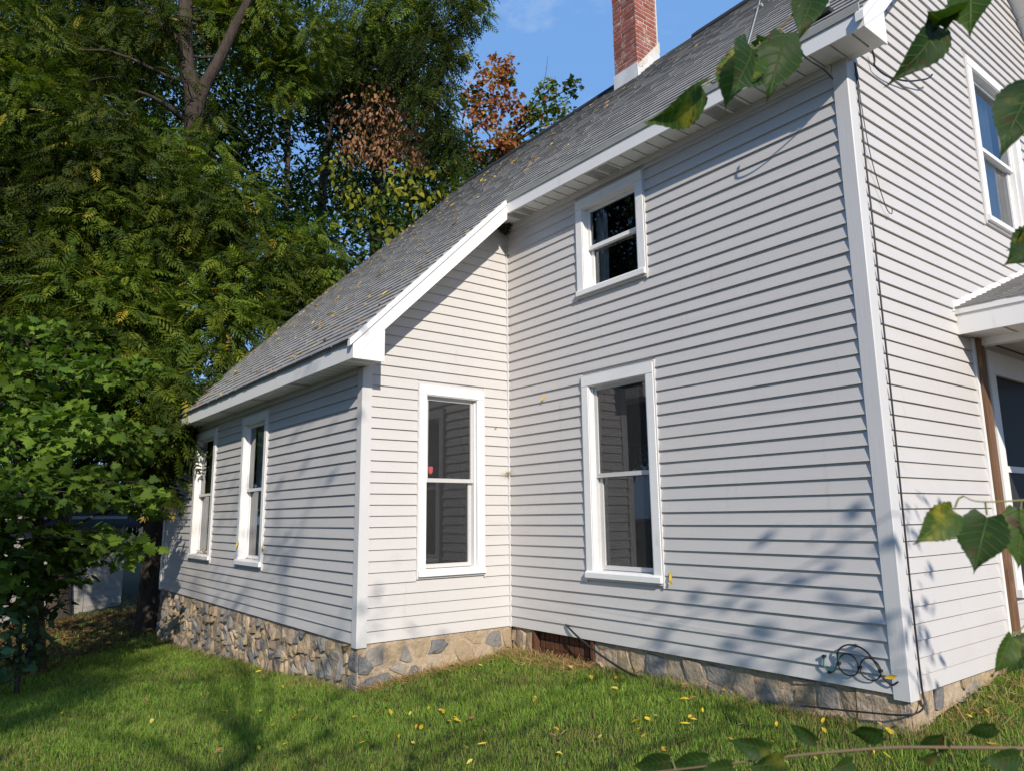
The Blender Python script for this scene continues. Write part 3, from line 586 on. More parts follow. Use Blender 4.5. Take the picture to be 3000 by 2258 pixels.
# ------------------------------------------------------------------ cables
def cable(name, pts, rad, label, m='cable', n=6, seg=8, par=None, cat='cable'):
    o = MB().tube(spline(pts, seg), rad, n).out(name, M[m], par, True)
    if par is None: tag(o, label, cat)
    return o
cable('wall_cable', [(.034, .084, 4.23), (.036, .085, 3.9), (.036, .088, 3.45), (.036, .098, 3.0), (.036, .096, 2.43), (.036, .1, 1.8), (.036, .094, 1.13), (.036, .09, .6), (.038, .092, .07), (.05, .07, -.06), (.0, -.04, -.10), (-.25, -.06, -.13), (-.7, -.07, -.17)], .006, 'black cable running down the gable corner to the ground')
cable('wall_wire', [(.03, .11, 4.22), (.034, .12, 3.9), (.036, .17, 3.55), (.04, .30, 3.22), (.05, .36, 3.16), (.06, .36, 3.2)], .003, 'thin loose wire curling off the gable wall below the eave', cat='wire')
cable('eave_cable', [PX(2346, 150, 5.05), PX(2356, 165, 5.0), PX(2385, 185, 4.98), PX(2415, 205, 5.0), PX(2440, 232, 5.06)], .007, 'short black cable drooping under the tall eave')
cable('service_wire', [OX(2555, 146, .06), OX(2562, 175, .055), OX(2564, 196, .05), OX(2600, 224, .05), OX(2655, 238, .06), OX(2700, 235, .08), OX(2722, 229, .09), OX(2731, 219, .10)], .007, 'black wire hooked out from the eave over the gable wall', cat='wire')
cable('ground_cable', [(-3.07, -.02, .10), (-2.98, -.045, .065), (-2.83, -.06, .0), (-2.55, -.08, -.10), (-2.2, -.10, -.19), (-1.8, -.12, -.225), (-1.45, -.13, -.24), (-1.1, -.14, -.27)], .009, 'black cable slanting from the clapboards down into the grass')
coil = thing('cable_coil', (-.3, -.03, .1), 'coiled black and teal cables fastened to the clapboards near the corner', 'cable')
def circ(cx, cz, r, a0, a1, n=14): return [(cx+r*math.cos(a0+(a1-a0)*i/n), -.035-.004*math.sin(i), cz+r*math.sin(a0+(a1-a0)*i/n)) for i in range(n+1)]
cable('loop', circ(-.345, .135, .067, 0, 6.28), .0045, '', par=coil, seg=2); cable('loop', circ(-.205, .128, .066, .2, 6.5), .0045, '', par=coil, seg=2)
cable('lead', [(-.41, -.035, .12), (-.41, -.04, .2), (-.36, -.045, .25), (-.29, -.045, .262), (-.22, -.04, .235), (-.16, -.04, .16), (-.13, -.036, .09), (-.08, -.034, .055), (-.04, -.032, .08)], .0055, '', par=coil)
cable('teal_lead', [(-.51, -.03, .16), (-.515, -.036, .11), (-.48, -.036, .075), (-.44, -.036, .09), (-.415, -.036, .15), (-.40, -.036, .20)], .006, '', m='cable_teal', par=coil)
for (a, b) in ((-.51, .165), (-.412, .135), (-.275, .13), (-.142, .128), (-.285, .262), (-.48, .07)): MB().box((a-.009, -.018, b-.008), (a+.009, -.044, b+.008)).out('cable_clip', M['cable'] if b < .2 else M['steel'], coil)
mast = thing('roof_wire', tuple(rp(-1.5, 1.2)), 'thin grey guy wire with a clamp crossing the shingle roof', 'wire')
a, b = PX(2190, 130, 7.2), None
def roofpt(px, py, h=.05):
    d = FW + RT*(px-1500)/FPX - UP*(py-1129)/FPX; t = (ZE+SL*(CAM[1]+2)-CAM[2])/(d[2]-SL*d[1]); p = CAM+t*d
    return np.array([p[0], p[1], float(zr(p[0], p[1]))+h])
g0, g1, g2 = roofpt(2185, 150, .04), roofpt(2222, 30, .05), roofpt(2245, -60, .06)
MB().tube([g0, g1, g2], .007, 6).out('rod', M['metal'], mast); MB().tube([g1+np.array([-.05, 0, 0]), g1+np.array([.05, .0, .0])], .02, 8).out('clamp', M['metal'], mast)
an = roofpt(2415, 28, .0); bracket = thing('roof_bracket', tuple(an), 'small metal antenna bracket on the roof edge above the eave', 'bracket')
MB().box(an+np.array([-.10, -.05, .0]), an+np.array([.06, .06, .035])).out('foot', M['ridge'], bracket); MB().tube([an+np.array([0, 0, .03]), an+np.array([.06, .05, .42])], .028, 8).out('mast_stub', M['steel'], bracket)
# ------------------------------------------------------------------ garden shed beyond the trees
sh = PX(330, 1640, 16.6); sx, sy_ = sh[0], sh[1]; shed = thing('garden_shed', (sx, sy_, -1.0), 'pale board shed in deep shade behind the maple', 'shed')
Wsh = Wall((sx, sy_-2.6, -1.05), (-.42, .9075, 0), (.9075, .42, 0)); HS = 2.35
for k in range(12):
    v = [Wsh.P(0, .02, k*.19), Wsh.P(3.4, .02, k*.19), Wsh.P(3.4, .008, (k+1)*.19), Wsh.P(0, .008, (k+1)*.19)]; ob('board', v+[p-Wsh.n*.02 for p in v], [(0, 1, 2, 3), (0, 4, 5, 1)], M['shed'], shed)
mb = MB(); mb.hexa([Wsh.P(-.15, .25, HS-.35), Wsh.P(3.6, .25, HS-.35), Wsh.P(3.6, -2.4, HS+1.0), Wsh.P(-.15, -2.4, HS+1.0), Wsh.P(-.15, .25, HS-.26), Wsh.P(3.6, .25, HS-.26), Wsh.P(3.6, -2.4, HS+1.1), Wsh.P(-.15, -2.4, HS+1.1)]); mb.out('shed_roof', M['shedroof'], shed)
mb = MB(); mb.hexa([Wsh.P(0, 0, 0), Wsh.P(3.4, 0, 0), Wsh.P(3.4, -2.2, 0), Wsh.P(0, -2.2, 0), Wsh.P(0, 0, HS-.2), Wsh.P(3.4, 0, HS-.2), Wsh.P(3.4, -2.2, HS+.7), Wsh.P(0, -2.2, HS+.7)]); mb.out('shed_body', M['shed'], shed)
mb = MB(); mb.hexa([Wsh.P(2.35, .021, .1), Wsh.P(2.43, .021, .1), Wsh.P(2.43, .04, .1), Wsh.P(2.35, .04, .1), Wsh.P(2.35, .021, 2.0), Wsh.P(2.43, .021, 2.0), Wsh.P(2.43, .04, 2.0), Wsh.P(2.35, .04, 2.0)]); mb.out('door_trim', M['shed'], shed)
mb = MB(); mb.hexa([Wsh.P(2.30, .041, 1.42), Wsh.P(2.52, .041, 1.42), Wsh.P(2.52, .05, 1.42), Wsh.P(2.30, .05, 1.42), Wsh.P(2.30, .041, 1.54), Wsh.P(2.52, .041, 1.54), Wsh.P(2.52, .05, 1.54), Wsh.P(2.30, .05, 1.54)]); mb.out('hinge', M['cable'], shed)
# ------------------------------------------------------------------ leaf templates
def norm(v): return v/(np.linalg.norm(v, axis=-1, keepdims=True)+1e-9)
def tpl_pinnate(n=6, L=1.0, droop=.34, ll=.29, lw=.086):   # rachis along +x
    V, F = [], []
    def leaflet(b, d, up, s=1.):
        side = np.cross(up, d); i = len(V); l, w = ll*s, lw*s
        V.extend([b, b+d*l*.42+side*w*.5-up*.012, b+d*l-up*.05*s, b+d*l*.42-side*w*.5-up*.012]); F.extend([(i, i+1, i+2), (i, i+2, i+3)])
    for k in range(n):
        t = .16+.80*k/(n-1); p = np.array([t*L, 0, -droop*t*t]); s = .72+.5*math.sin(math.pi*(.15+.75*t))
        for sg in (-1, 1):
            d = norm(np.array([.55+.25*t, sg*(.85-.2*t), -.18-.25*t])); leaflet(p, d, norm(np.array([.2, -.15*sg, 1.])), s)
    leaflet(np.array([L*.97, 0, -droop*.95]), norm(np.array([1., 0, -.6])), norm(np.array([.4, 0, 1.])), 1.)
    i = len(V); V.extend([np.array([0, 0, .0]), np.array([0, .006, 0.]), np.array([L*.55, .004, -droop*.3]), np.array([L, 0, -droop])]); F.extend([(i, i+1, i+2), (i, i+2, i+3)])
    return np.array(V), np.array(F)
def tpl_fan(outline, fold=.12, curl=.15):
    V = [np.array([.42, 0, .03])]; V += [np.array([x, y, -abs(y)*fold-curl*x*x*.5]) for x, y in outline]; n = len(outline)
    return np.array(V), np.array([(0, 1+k, 1+(k+1) % n) for k in range(n)])
T_PIN = tpl_pinnate(); T_PIN2 = tpl_pinnate(5, 1.0, .55, .31, .09)
half = [(.03, .02), (.05, .20), (-.08, .36), (.16, .33), (.22, .56), (.40, .40), (.50, .46), (.52, .20), (.72, .28), (.74, .13)]
T_MAP = tpl_fan([(0, 0)]+half+[(1., 0)]+[(x, -y) for x, y in half[::-1]])
hh = [(-.06, .14), (.05, .30), (.25, .37), (.5, .29), (.75, .14)]
T_HRT = tpl_fan([(0, 0)]+hh+[(1., 0)]+[(x, -y) for x, y in hh[::-1]], .25, .25)
T_OVL = tpl_fan([(0, 0), (.25, .2), (.6, .2), (1., 0), (.6, -.2), (.25, -.2)], .3, .3)
def scatter(T, pos, dirs, ups, size, colr):
    V0, F0 = T; N = len(pos); x = norm(dirs); y = norm(np.cross(ups, x)); z = np.cross(x, y)
    R = np.stack([x, y, z], -1)                          # columns
    V = np.einsum('nij,kj->nki', R, V0)*size[:, None, None] + pos[:, None, :]
    F = (F0[None]+(np.arange(N)*len(V0))[:, None, None]).reshape(-1, 3)
    C = np.repeat(colr[:, None, :], len(V0), 1).reshape(-1, 3)
    return V.reshape(-1, 3), F, C
def merge(parts):
    V, F, C = [], [], []; o = 0
    for v, f, c in parts: V.append(v); F.append(f+o); C.append(c); o += len(v)
    return np.concatenate(V), np.concatenate(F), np.concatenate(C)
GREEN = np.array([[.054, .088, .011], [.074, .110, .012], [.038, .066, .012], [.098, .128, .014]])
MAPLE = np.array([[.078, .128, .018], [.11, .17, .022], [.055, .098, .018]])
BACK = np.array([[.045, .085, .020], [.06, .105, .022], [.035, .07, .02]])
YEL = np.array([[.34, .25, .03], [.26, .23, .03]]); RED = np.array([[.34, .10, .045], [.42, .19, .07], [.28, .08, .04], [.36, .22, .07]]); BRN = np.array([[.30, .155, .08], [.24, .12, .065], [.37, .21, .11]])
YGR = np.array([[.17, .18, .02], [.25, .24, .025], [.11, .13, .016]])
def pick(pal, n, alt=None, p=0.):
    c = pal[rs.randint(len(pal), size=n)]*rs.uniform(.75, 1.25, (n, 1))
    if alt is not None and p > 0:
        k = rs.rand(n) < p; c[k] = alt[rs.randint(len(alt), size=k.sum())]
    return c
def clump(T, c, rad, n, size, pal, alt=None, p=.0, droop=.35, shell=.5, flat=.5):
    """leaves spread through an ellipsoid, denser towards its outside, pointing outwards and hanging a little"""
    c = np.array(c); rad = np.array(rad if hasattr(rad, '__len__') else (rad,)*3, float)
    d = norm(rs.normal(size=(n, 3))); r = shell+(1-shell)*rs.rand(n)**.6; r *= 1+.28*np.sin(d[:, 0]*5+c[0])*np.sin(d[:, 1]*4+c[1]*2)*np.cos(d[:, 2]*5+c[2])
    pos = c+d*r[:, None]*rad
    dirs = d*np.array([1, 1, flat])+rs.normal(size=(n, 3))*.6+np.array([0, 0, -droop]); ups = np.array([0, 0, 1.])+rs.normal(size=(n, 3))*.55+d*.3
    return scatter(T, pos, dirs, ups, size*rs.uniform(.55, 1.2, n), pick(pal, n, alt, p))
def limb_path(a, b, sag=.1, n=6, wob=.12):
    a, b = np.array(a, float), np.array(b, float); L = np.linalg.norm(b-a); P = [a]
    for k in range(1, n):
        t = k/n; P.append(a+(b-a)*t+np.array([0, 0, sag*L*math.sin(math.pi*t)])+rs.normal(size=3)*wob*L*.18)
    return P+[b]
def tree(name, label, base, trunk_pts, r0, clumps, T, size, pal, alt=None, p=0., dens=30., droop=.35, limb_r=.06, group=None, extra=None, limbs=None, matl='leaf', shell=.5, start=.45):
    t = thing(name, tuple(base), label, 'tree', group)
    tp = spline(trunk_pts, 6); n = len(tp); MBt = MB().tube(tp, [r0*(1-(.62 if not limbs else .5)*k/(n-1)) + (.35*r0*max(0, 1-k/4)) for k in range(n)], 12)
    for P, ra, rb in (limbs or []):
        q = spline(P, 5); m = len(q); MBt.tube(q, [ra+(rb-ra)*k/(m-1) for k in range(m)], 9)
    MBt.out('trunk', M['bark'], t, True)
    parts = []; lm = MB()
    for cl in clumps:
        c, rad = np.array(cl[0]), np.array(cl[1] if hasattr(cl[1], '__len__') else (cl[1],)*3, float); k = dens*(cl[2] if len(cl) > 2 else 1.)
        area = 4.2*(rad[0]*rad[1]*rad[2])**(2/3); parts.append(clump(T, c, rad, max(8, int(area*k)), size, pal*rs.choice([.45, .65, .95, 1.25, 1.45]), alt, p, droop, shell))
        j = min(range(int(n*start), n), key=lambda i: np.linalg.norm(tp[i]-c)+1.2*max(0, tp[i][2]-c[2]+.3)); lp = limb_path(tp[j], c, .08); L = np.linalg.norm(tp[j]-c)
        lr = min(limb_r, .012+.012*L); m = len(lp); lm.tube(lp, [lr+(.008-lr)*i/(m-1) for i in range(m)], 6)
        for _ in range(7):
            d = norm(rs.normal(size=3))*rad*.85; s = lp[rs.randint(m//2, m)]; lm.tube(limb_path(s, c+d, .05, 4), [.010, .008, .006, .005, .003], 4)
    for ex in (extra or []): parts.append(ex)
    V, F, C = merge(parts); bigmesh('crown', V, F, M[matl], C, t)
    tag(lm.out('limbs', M['bark'], t, True), kind='stuff'); return t
# ------------------------------------------------------------------ trees
def PH(px, py, H):       # point on a lens ray at horizontal distance H
    d = FW + RT*(px-1500)/FPX - UP*(py-1129)/FPX; return CAM + d*(H/math.hypot(d[0], d[1]))
def gnd(p): return np.array([p[0], p[1], float(gz(p[0], p[1]))])
def cl(L): return [(PH(q[0], q[1], q[2]), q[3]) + tuple(q[4:5]) for q in L]
b = gnd(PH(452, 1830, 16.2)); fk = PH(568, 285, 16.2)
tree('walnut_tree', 'big walnut tree with a forked trunk rising behind the far end of the house', b, [b-np.array([0, 0, .3]), PH(465, 1500, 16.2), PH(490, 1000, 16.2), PH(530, 700, 16.2), PH(562, 450, 16.2), fk, PH(546, 190, 16.25), PH(540, 110, 16.3), PH(543, 0, 16.4), PH(535, -300, 16.6)], .27,
  cl([(290, 390, 15.2, .85), (400, 560, 14.8, 1.0), (230, 560, 15, .85), (590, 640, 14.2, .75), (700, 590, 14.4, .65), (330, 700, 14.8, .95), (480, 690, 14.4, .7), (780, 800, 14.1, .85), (900, 770, 14.6, .75), (680, 850, 13.9, .75), (980, 830, 15.0, .55),
      (860, 920, 14.2, .5), (750, 980, 13.7, .65), (620, 960, 13.4, .75), (560, 1090, 13.0, .6), (460, 1170, 12.7, .7), (505, 1300, 12.2, .36), (430, 1330, 12.6, .45), (505, 1205, 12.0, .34), (528, 1165, 12.2, .28), (465, 1280, 12.1, .4), (470, 1400, 12.4, .28), (360, 960, 14, .95), (240, 900, 14.2, .9), (400, 830, 14.4, .6), (330, 1110, 13.4, .85), (150, 760, 15, .9),
      (760, 80, 16.8, 1.0), (900, 130, 17, .9), (360, 140, 17.4, .9), (110, 330, 16.5, .95), (50, 130, 17, 1.0), (660, -120, 17, 1.2), (430, -180, 17.4, 1.2), (830, 230, 17, .6), (640, 60, 16.6, .5), (560, 520, 15.2, .42), (535, 215, 15.4, .3, .5), (610, 330, 15.5, .3, .5), (500, 420, 15.4, .4), (620, 440, 15.6, .35), (470, 60, 16, .5)]),
  T_PIN, .38, GREEN*np.array([1.1, 1.05, .9]), YEL, .018, dens=128, limb_r=.045, start=.14,
  limbs=[([PH(563, 400, 16.2), PH(578, 310, 16.18), PH(600, 250, 16.12), PH(640, 180, 16.0), PH(694, 66, 15.9), PH(740, -30, 15.8), PH(800, -240, 15.8)], .17, .07), ([PH(540, 150, 16.3), PH(505, 105, 16.2), PH(457, 58, 16.2), PH(393, -5, 16.3), PH(350, -80, 16.3)], .085, .045), ([PH(548, 360, 16.2), PH(495, 315, 15.9), PH(438, 282, 15.8), PH(380, 262, 15.8)], .07, .02), ([PH(262, 238, 17), PH(300, 230, 16.6), PH(340, 225, 16.2)], .03, .012)])
b = gnd(PH(170, 1800, 20))
tree('walnut_tree', 'slimmer walnut tree at the left edge behind the forked one', b, [b-np.array([0, 0, .3]), PH(190, 1300, 20), PH(222, 800, 20), PH(250, 150, 20), PH(270, -350, 20)], .22,
  cl([(60, 450, 18, 1.2), (30, 760, 17, 1.2), (150, 1030, 16, 1.0), (10, 960, 15.6, 1.1), (60, 1130, 15, .9), (-60, 600, 17, 1.2), (330, 330, 20, 1.2), (150, 200, 19.5, 1.2), (-40, 250, 18.5, 1.3), (380, 30, 20.5, 1.3), (180, -60, 20, 1.4), (-40, -20, 19, 1.4), (420, 480, 20, 1.2), (200, 540, 19.5, 1.2), (280, 800, 19, 1.3), (400, 980, 18.5, 1.2)]),
  T_PIN, .40, GREEN*.72, YEL, .008, dens=105, limb_r=.045)  # green turned down so the leaf colour itself carries shade
b = gnd(PH(120, 1880, 11.4))
tree('maple_tree', 'low broad leaved maple filling the lower left in front of the shed', b, [b-np.array([0, 0, .2]), PH(110, 1650, 11.4), PH(120, 1350, 11.5), PH(150, 1150, 11.6)], .09,
  [(c_, (r_*1.3, r_*1.3, r_*.5)) for c_, r_ in cl([(50, 1290, 10.6, .62), (190, 1250, 11, .62), (340, 1290, 11.5, .5), (120, 1430, 10, .62), (290, 1420, 10.8, .5), (400, 1465, 11.2, .36), (455, 1480, 11.3, .2), (230, 1590, 10.2, .42), (340, 1610, 10.5, .32), (60, 1590, 9.8, .5), (140, 1690, 10, .36), (0, 1750, 9.8, .4), (300, 1090, 12.6, .7), (120, 1110, 12, .75), (-30, 1180, 11.5, .7), (230, 1000, 13.2, .7), (60, 1000, 12.6, .7), (-60, 1450, 10, .7), (-90, 1650, 9.8, .6)])],
  T_MAP, .16, MAPLE*np.array([.88, .9, .8]), None, 0, dens=185, droop=.12, limb_r=.04, shell=.35, start=.3)
b = gnd(PH(60, 1930, 9.6))
tree('shrub', 'dusky green shrub at the left edge of the lawn under the maple', b, [b-np.array([0, 0, .1]), PH(60, 1860, 9.6), PH(55, 1790, 9.6)], .025,
  cl([(40, 1850, 9.5, .36), (120, 1800, 9.8, .26), (20, 1760, 9.6, .3), (110, 1870, 9.4, .2), (-40, 1900, 9.2, .4), (170, 1770, 10.2, .18), (30, 1930, 9.3, .22)]), T_HRT, .105, np.array([[.05, .10, .04], [.065, .12, .05]]), None, 0, dens=110, limb_r=.012, shell=.3, start=.3)
b = gnd(PH(900, 1500, 24))
lin_base = [b-np.array([0, 0, .3]), PH(930, 900, 24), PH(950, 500, 24), PH(1000, 150, 24)]
brown = merge([clump(T_OVL, PH(*q[:3]), (q[3], q[3], q[3]*.9), int(q[4]), .17, BRN, None, 0, 1.6, .2, .2) for q in ((1100, 330, 19.5, .95, 420), (1200, 400, 19.5, .8, 360), (1250, 300, 19.8, .5, 120), (1040, 430, 19.6, .6, 150), (1170, 280, 19.8, .55, 130), (1220, 470, 19.2, .45, 120), (1120, 450, 19.3, .6, 160), (1010, 330, 20, .5, 80), (620, 60, 20, .7, 80))])
yel = merge([clump(T_HRT, PH(*q[:3]), (q[3], q[3], q[3]*.8), int(q[4]), .18, YGR, None, 0, 1.5, .2, .2) for q in ((1150, 560, 18, .7, 46), (1240, 590, 17.8, .6, 48), (1080, 620, 18, .6, 34), (1190, 520, 18, .6, 40), (1270, 640, 17.6, .3, 18), (1020, 560, 18.4, .5, 36), (1280, 500, 18.4, .4, 24), (1150, 680, 17.6, .5, 34), (980, 480, 18.5, .5, 26))])
tree('linden_tree', 'linden with hanging brown seed bracts and yellow heart shaped leaves above the roof', b, lin_base, .24,
  cl([(1000, 340, 21.5, 1.2), (1100, 520, 21.5, 1.2), (950, 560, 21.5, 1.2), (1180, 620, 21, 1.0), (1000, 720, 20.5, 1.1), (1100, 660, 20, .9), (1230, 330, 22, .9, .5), (900, 730, 21, 1.1), (860, 620, 22, 1.2), (1040, 800, 19, .7), (1160, 720, 19, .6)]), T_HRT, .17, BACK*.75, YGR, .04, dens=80, extra=[brown, yel], limb_r=.05)
b = gnd(PH(1120, 1500, 22))
tree('walnut_tree', 'tall dark walnut hanging over the roof ridge left of the open sky', b, [b-np.array([0, 0, .3]), PH(1100, 900, 22), PH(1110, 400, 22), PH(1130, -100, 22), PH(1150, -400, 22)], .25,
  cl([(1150, 60, 19, 1.1), (1240, 180, 18.4, .9), (1310, 40, 18.6, .8), (1370, -60, 18.8, .8), (1180, -120, 19, 1.2), (1270, 290, 18.2, .65), (1320, 400, 18.2, .42), (1090, 190, 19.2, .9), (1340, 150, 18.6, .42), (1030, 60, 19.5, 1.1), (980, 220, 20, 1.1), (1400, 40, 19, .38), (1330, 480, 18.2, .35), (1290, 420, 18.4, .4)]),
  T_PIN2, .37, GREEN*.92, YEL, .01, dens=115, droop=.75, limb_r=.06)
b = gnd(PH(1350, 1500, 25)); mk_t = [b-np.array([0, 0, .3]), PH(1370, 900, 25), PH(1400, 620, 25), PH(1440, 480, 25)]
red = merge([clump(T_MAP, PH(*q[:3]), q[3], int(q[4]), .17, RED, None, 0, .8, .2) for q in ((1440, 230, 24, .6, 190), (1480, 190, 24, .4, 110), (1420, 330, 24, .75, 260), (1480, 420, 23.6, .65, 220), (1500, 300, 24, .5, 130), (1530, 350, 24, .45, 60), (1400, 440, 24, .4, 70), (1560, 330, 24, .35, 40), (1380, 270, 24.4, .4, 50), (1450, 165, 24.2, .2, 26))])
tree('maple_tree', 'maple turning red at its top beside the open sky above the roof', b, mk_t, .15,
  cl([(1600, 260, 23.5, .42), (1680, 255, 23.5, .33), (1570, 330, 23.5, .45), (1640, 310, 23.6, .38), (1650, 400, 23.8, .4), (1580, 410, 23.8, .4), (1700, 330, 23.6, .25), (1400, 300, 24.6, .6), (1380, 470, 24, .7), (1460, 480, 24, .5), (1340, 560, 23.6, .7), (1500, 420, 24.2, .5), (1620, 350, 23.5, .3), (1490, 230, 24.4, .3), (1540, 470, 24, .4)]), T_MAP, .19, MAPLE*np.array([1.25, 1.1, .8]), RED, .08, dens=115, extra=[red], limb_r=.05,
  limbs=[([PH(1440, 480, 25), PH(1490, 400, 24.6), PH(1560, 320, 24), PH(1620, 250, 23.6)], .07, .02), ([PH(1520, 360, 24.4), PH(1600, 330, 24), PH(1680, 280, 23.7)], .03, .012), ([PH(1590, 260, 23.6), PH(1600, 210, 23.6), PH(1605, 165, 23.6)], .012, .005), ([PH(1410, 220, 24.3), PH(1380, 180, 24.3), PH(1400, 130, 24.3)], .012, .004)])
for i, (px, H, lab, cls) in enumerate(((330, 27, 'dark broadleaf tree closing the view behind the forked walnut', [(300, 100), (480, 260), (620, 420), (200, 420), (350, 600), (520, 640), (660, 150), (150, 150), (420, -60), (480, 860), (300, 860), (640, 640), (400, 130), (560, 80), (480, 430), (620, 270), (330, 290), (560, 540), (600, 780)]),
    (820, 29, 'dark broadleaf tree seen through the walnut branches above the far roof edge', [(760, 60), (900, 160), (820, 330), (980, 380), (720, 380), (900, 540), (760, 640), (1040, 200), (900, -80), (820, 820), (700, 860), (780, 200), (700, 520), (860, 680), (940, 280), (680, 0), (640, 360)]),
    (1180, 30, 'dark broadleaf tree behind the linden over the roof slope', [(1120, 200), (1230, 330), (1180, 480), (1090, 620), (1300, 560), (1250, 130), (1060, 380), (1330, 440), (1130, 350), (1200, 600), (1270, 450), (1160, 60), (1020, 520), (1380, 540)]),
    (-60, 24, 'dark broadleaf tree at the far left behind the maple', [(-40, 500), (80, 640), (60, 880), (180, 1050), (-60, 1000), (120, 1250), (260, 1200), (20, 1380), (330, 1340), (-90, 250), (150, 1480), (-40, 1560), (250, 1440), (90, 1620), (400, 1400), (60, 1480)]))):
    b = gnd(PH(px, 1600, H)); tree('background_tree', lab, b, [b-np.array([0, 0, .3]), PH(px+8, 1100, H), PH(px+20, 600, H), PH(px+30, 100, H)], .2,
      cl([(x, y, H+rnd.uniform(-1.5, 1.5), rnd.uniform(1.25, 1.7)) for x, y in cls]), T_OVL, .26, BACK*.62, YGR, .006, dens=105, limb_r=.05, shell=.2, group='dark trees behind')  # shade from trees out of view is put into this darker leaf colour
# tree that the photographer stands under: its crown is off to the right, its twigs reach into view
mb_ = gnd(np.array([6.1, -8.9, 0])); mc = np.array([6.0, -6.1, 0])
mulberry = tree('mulberry_tree', 'leafy mulberry whose twigs hang into view along the right and bottom edges', mb_, [mb_-np.array([0, 0, .2]), mb_+np.array([.05, .05, 1.2]), mb_+np.array([-.05, .3, 2.4]), mb_+np.array([-.1, 1.2, 4.0]), mb_+np.array([-.1, 2.2, 5.4])], .14,
  [((5.6, -5.2, 3.6), .55, .5), ((4.7, -5.45, 2.35), .62, .8), ((4.9, -6.1, 2.5), .6, .7), ((5.3, -6.2, 3.2), .6, .6), ((6.4, -6.8, 4.6), .9, .6), ((5.2, -6.4, 4.4), .8, .5), ((5.6, -7.2, 5.6), .9, .6), ((7.0, -6.2, 6.0), .9, .6), ((7.4, -7.2, 4.4), .9, .6), ((4.9, -7.4, 3.4), .7, .4), ((6.6, -7.8, 6.8), 1.0, .6), ((5.6, -6.6, 8.0), .9, .6), ((7.2, -8.2, 8.0), 1.1, .6), ((6.4, -9.2, 6.2), 1.0, .6), ((7.0, -9.6, 8.6), 1.2, .7), ((6.0, -8.4, 9.4), 1.1, .7)], T_HRT, .12, np.array([[.05, .10, .02], [.07, .12, .022]]), YEL, .02, dens=26, limb_r=.03)
# twigs of the same tree nearer the house: soft leaf shadows on the clapboards
tw = []; lmb = MB()
for (a, q, n) in (((6.0, -5.6, 4.4), (4.3, -1.55, 3.55), 40), ((6.0, -5.6, 4.2), (4.6, -1.75, 3.1), 34), ((6.1, -5.4, 5.0), (5.2, -2.0, 3.35), 30), ((5.6, -5.2, 3.4), (3.4, -1.25, 1.95), 26)):
    P = limb_path(a, q, .06, 7, .1); lmb.tube(P, [.022-.0025*i for i in range(len(P))], 5); P = np.array(P)
    i = rs.randint(len(P)//2+1, len(P), n); pos = P[i]+rs.normal(size=(n, 3))*np.array([.16, .22, .16]); dirs = rs.normal(size=(n, 3))*.4+np.array([-.2, .5, -.8])
    tw.append(scatter(T_OVL, pos, dirs, rs.normal(size=(n, 3))+np.array([0, 0, 1.]), rs.uniform(.10, .17, n), pick(MAPLE, n)))
V, F, C = merge(tw); bigmesh('outer_leaves', V, F, M['leaf'], C, mulberry); lmb.out('outer_twigs', M['bark'], mulberry, True)
b = gnd(np.array([11., -12.6, 0])); tree('added_shade_tree', 'added unseen tree behind the viewer, shaped to shade the far lawn', b, [b-np.array([0, 0, .2]), b+np.array([0, 0, 3.]), b+np.array([-.3, .3, 6.]), b+np.array([-.4, .5, 10.])], .28,
  [((10, -11.4, 10.0), 1.0), ((10.2, -12.3, 10.2), 1.1), ((9.6, -12.6, 9.6), 1.0), ((10.6, -11.2, 9.4), .7), ((9.4, -11.8, 9.2), .8), ((11, -13.4, 10.3), 1.1), ((9.8, -13.6, 9.6), 1.0), ((10.4, -12.0, 10.9), .7), ((10.6, -14.4, 10.4), 1.1), ((10., -14.2, 9.8), 1.0)], T_PIN, .42, GREEN, None, 0, dens=110, limb_r=.05)  # added tree, out of view; crown placed to cast shade on the far lawn
for (x, y, lab) in ((-13, -11, 'tree across the yard that only the window glass reflects'), (-17, -17, 'second tree across the yard, farther off'), (-6, -17, 'third tree across the yard, nearest the road'), (-22, -11, 'fourth tree across the yard, by the left edge')):
    b = gnd(np.array([x, y, 0.])); tree('yard_tree', lab, b, [b-np.array([0, 0, .2]), b+np.array([0, 0, 3.]), b+np.array([.2, 0, 6.]), b+np.array([0, .2, 9.])], .25, [((x+rnd.uniform(-3.4, 3.4), y+rnd.uniform(-2.4, 2.4), rnd.uniform(2.5, 13.5)), rnd.uniform(1.5, 2.2)) for _ in range(20)], T_OVL, .42, BACK*.8, None, 0, dens=30, limb_r=.05, shell=.2)
# ------------------------------------------------------------------ lawn
def outside(x, y):
    ins = ((x > XL-.02) & (x < -LA+.02) & (y > -WB-.02) & (y < YB)) | ((x > -LA) & (x < .02) & (y > .01) & (y < YB)) | ((x > -.02) & (x < 2.4) & (y > 1.62) & (y < 5.2)); return ~ins
def lawn(N):
    x = rs.uniform(-20, 2.6, N); y = rs.uniform(-6.2, 3.2, N); z = gz(x, y); P = np.stack([x, y, z], -1); u, v, d = project(P)
    dist = np.hypot(x-CAM[0], y-CAM[1]); keep = (u > -120) & (u < 3120) & (v < 2420) & (d > .5) & outside(x, y) & (rs.rand(N) < np.clip((6.0/np.maximum(dist, 1))**1.3, 0, 1)); return P[keep], dist[keep]
P, dist = lawn(1500000); n = len(P)
patch = .5+.25*np.sin(P[:, 0]*1.3+.7)*np.sin(P[:, 1]*1.9)+.25*np.sin(P[:, 0]*3.1-P[:, 1]*2.3)
nearwall = np.clip(1-np.minimum(np.abs(np.where(P[:, 0] > -LA, P[:, 1], P[:, 1]+WB)), np.where(P[:, 1] > -WB, np.abs(P[:, 0]+LA), 9))/.35, 0, 1)
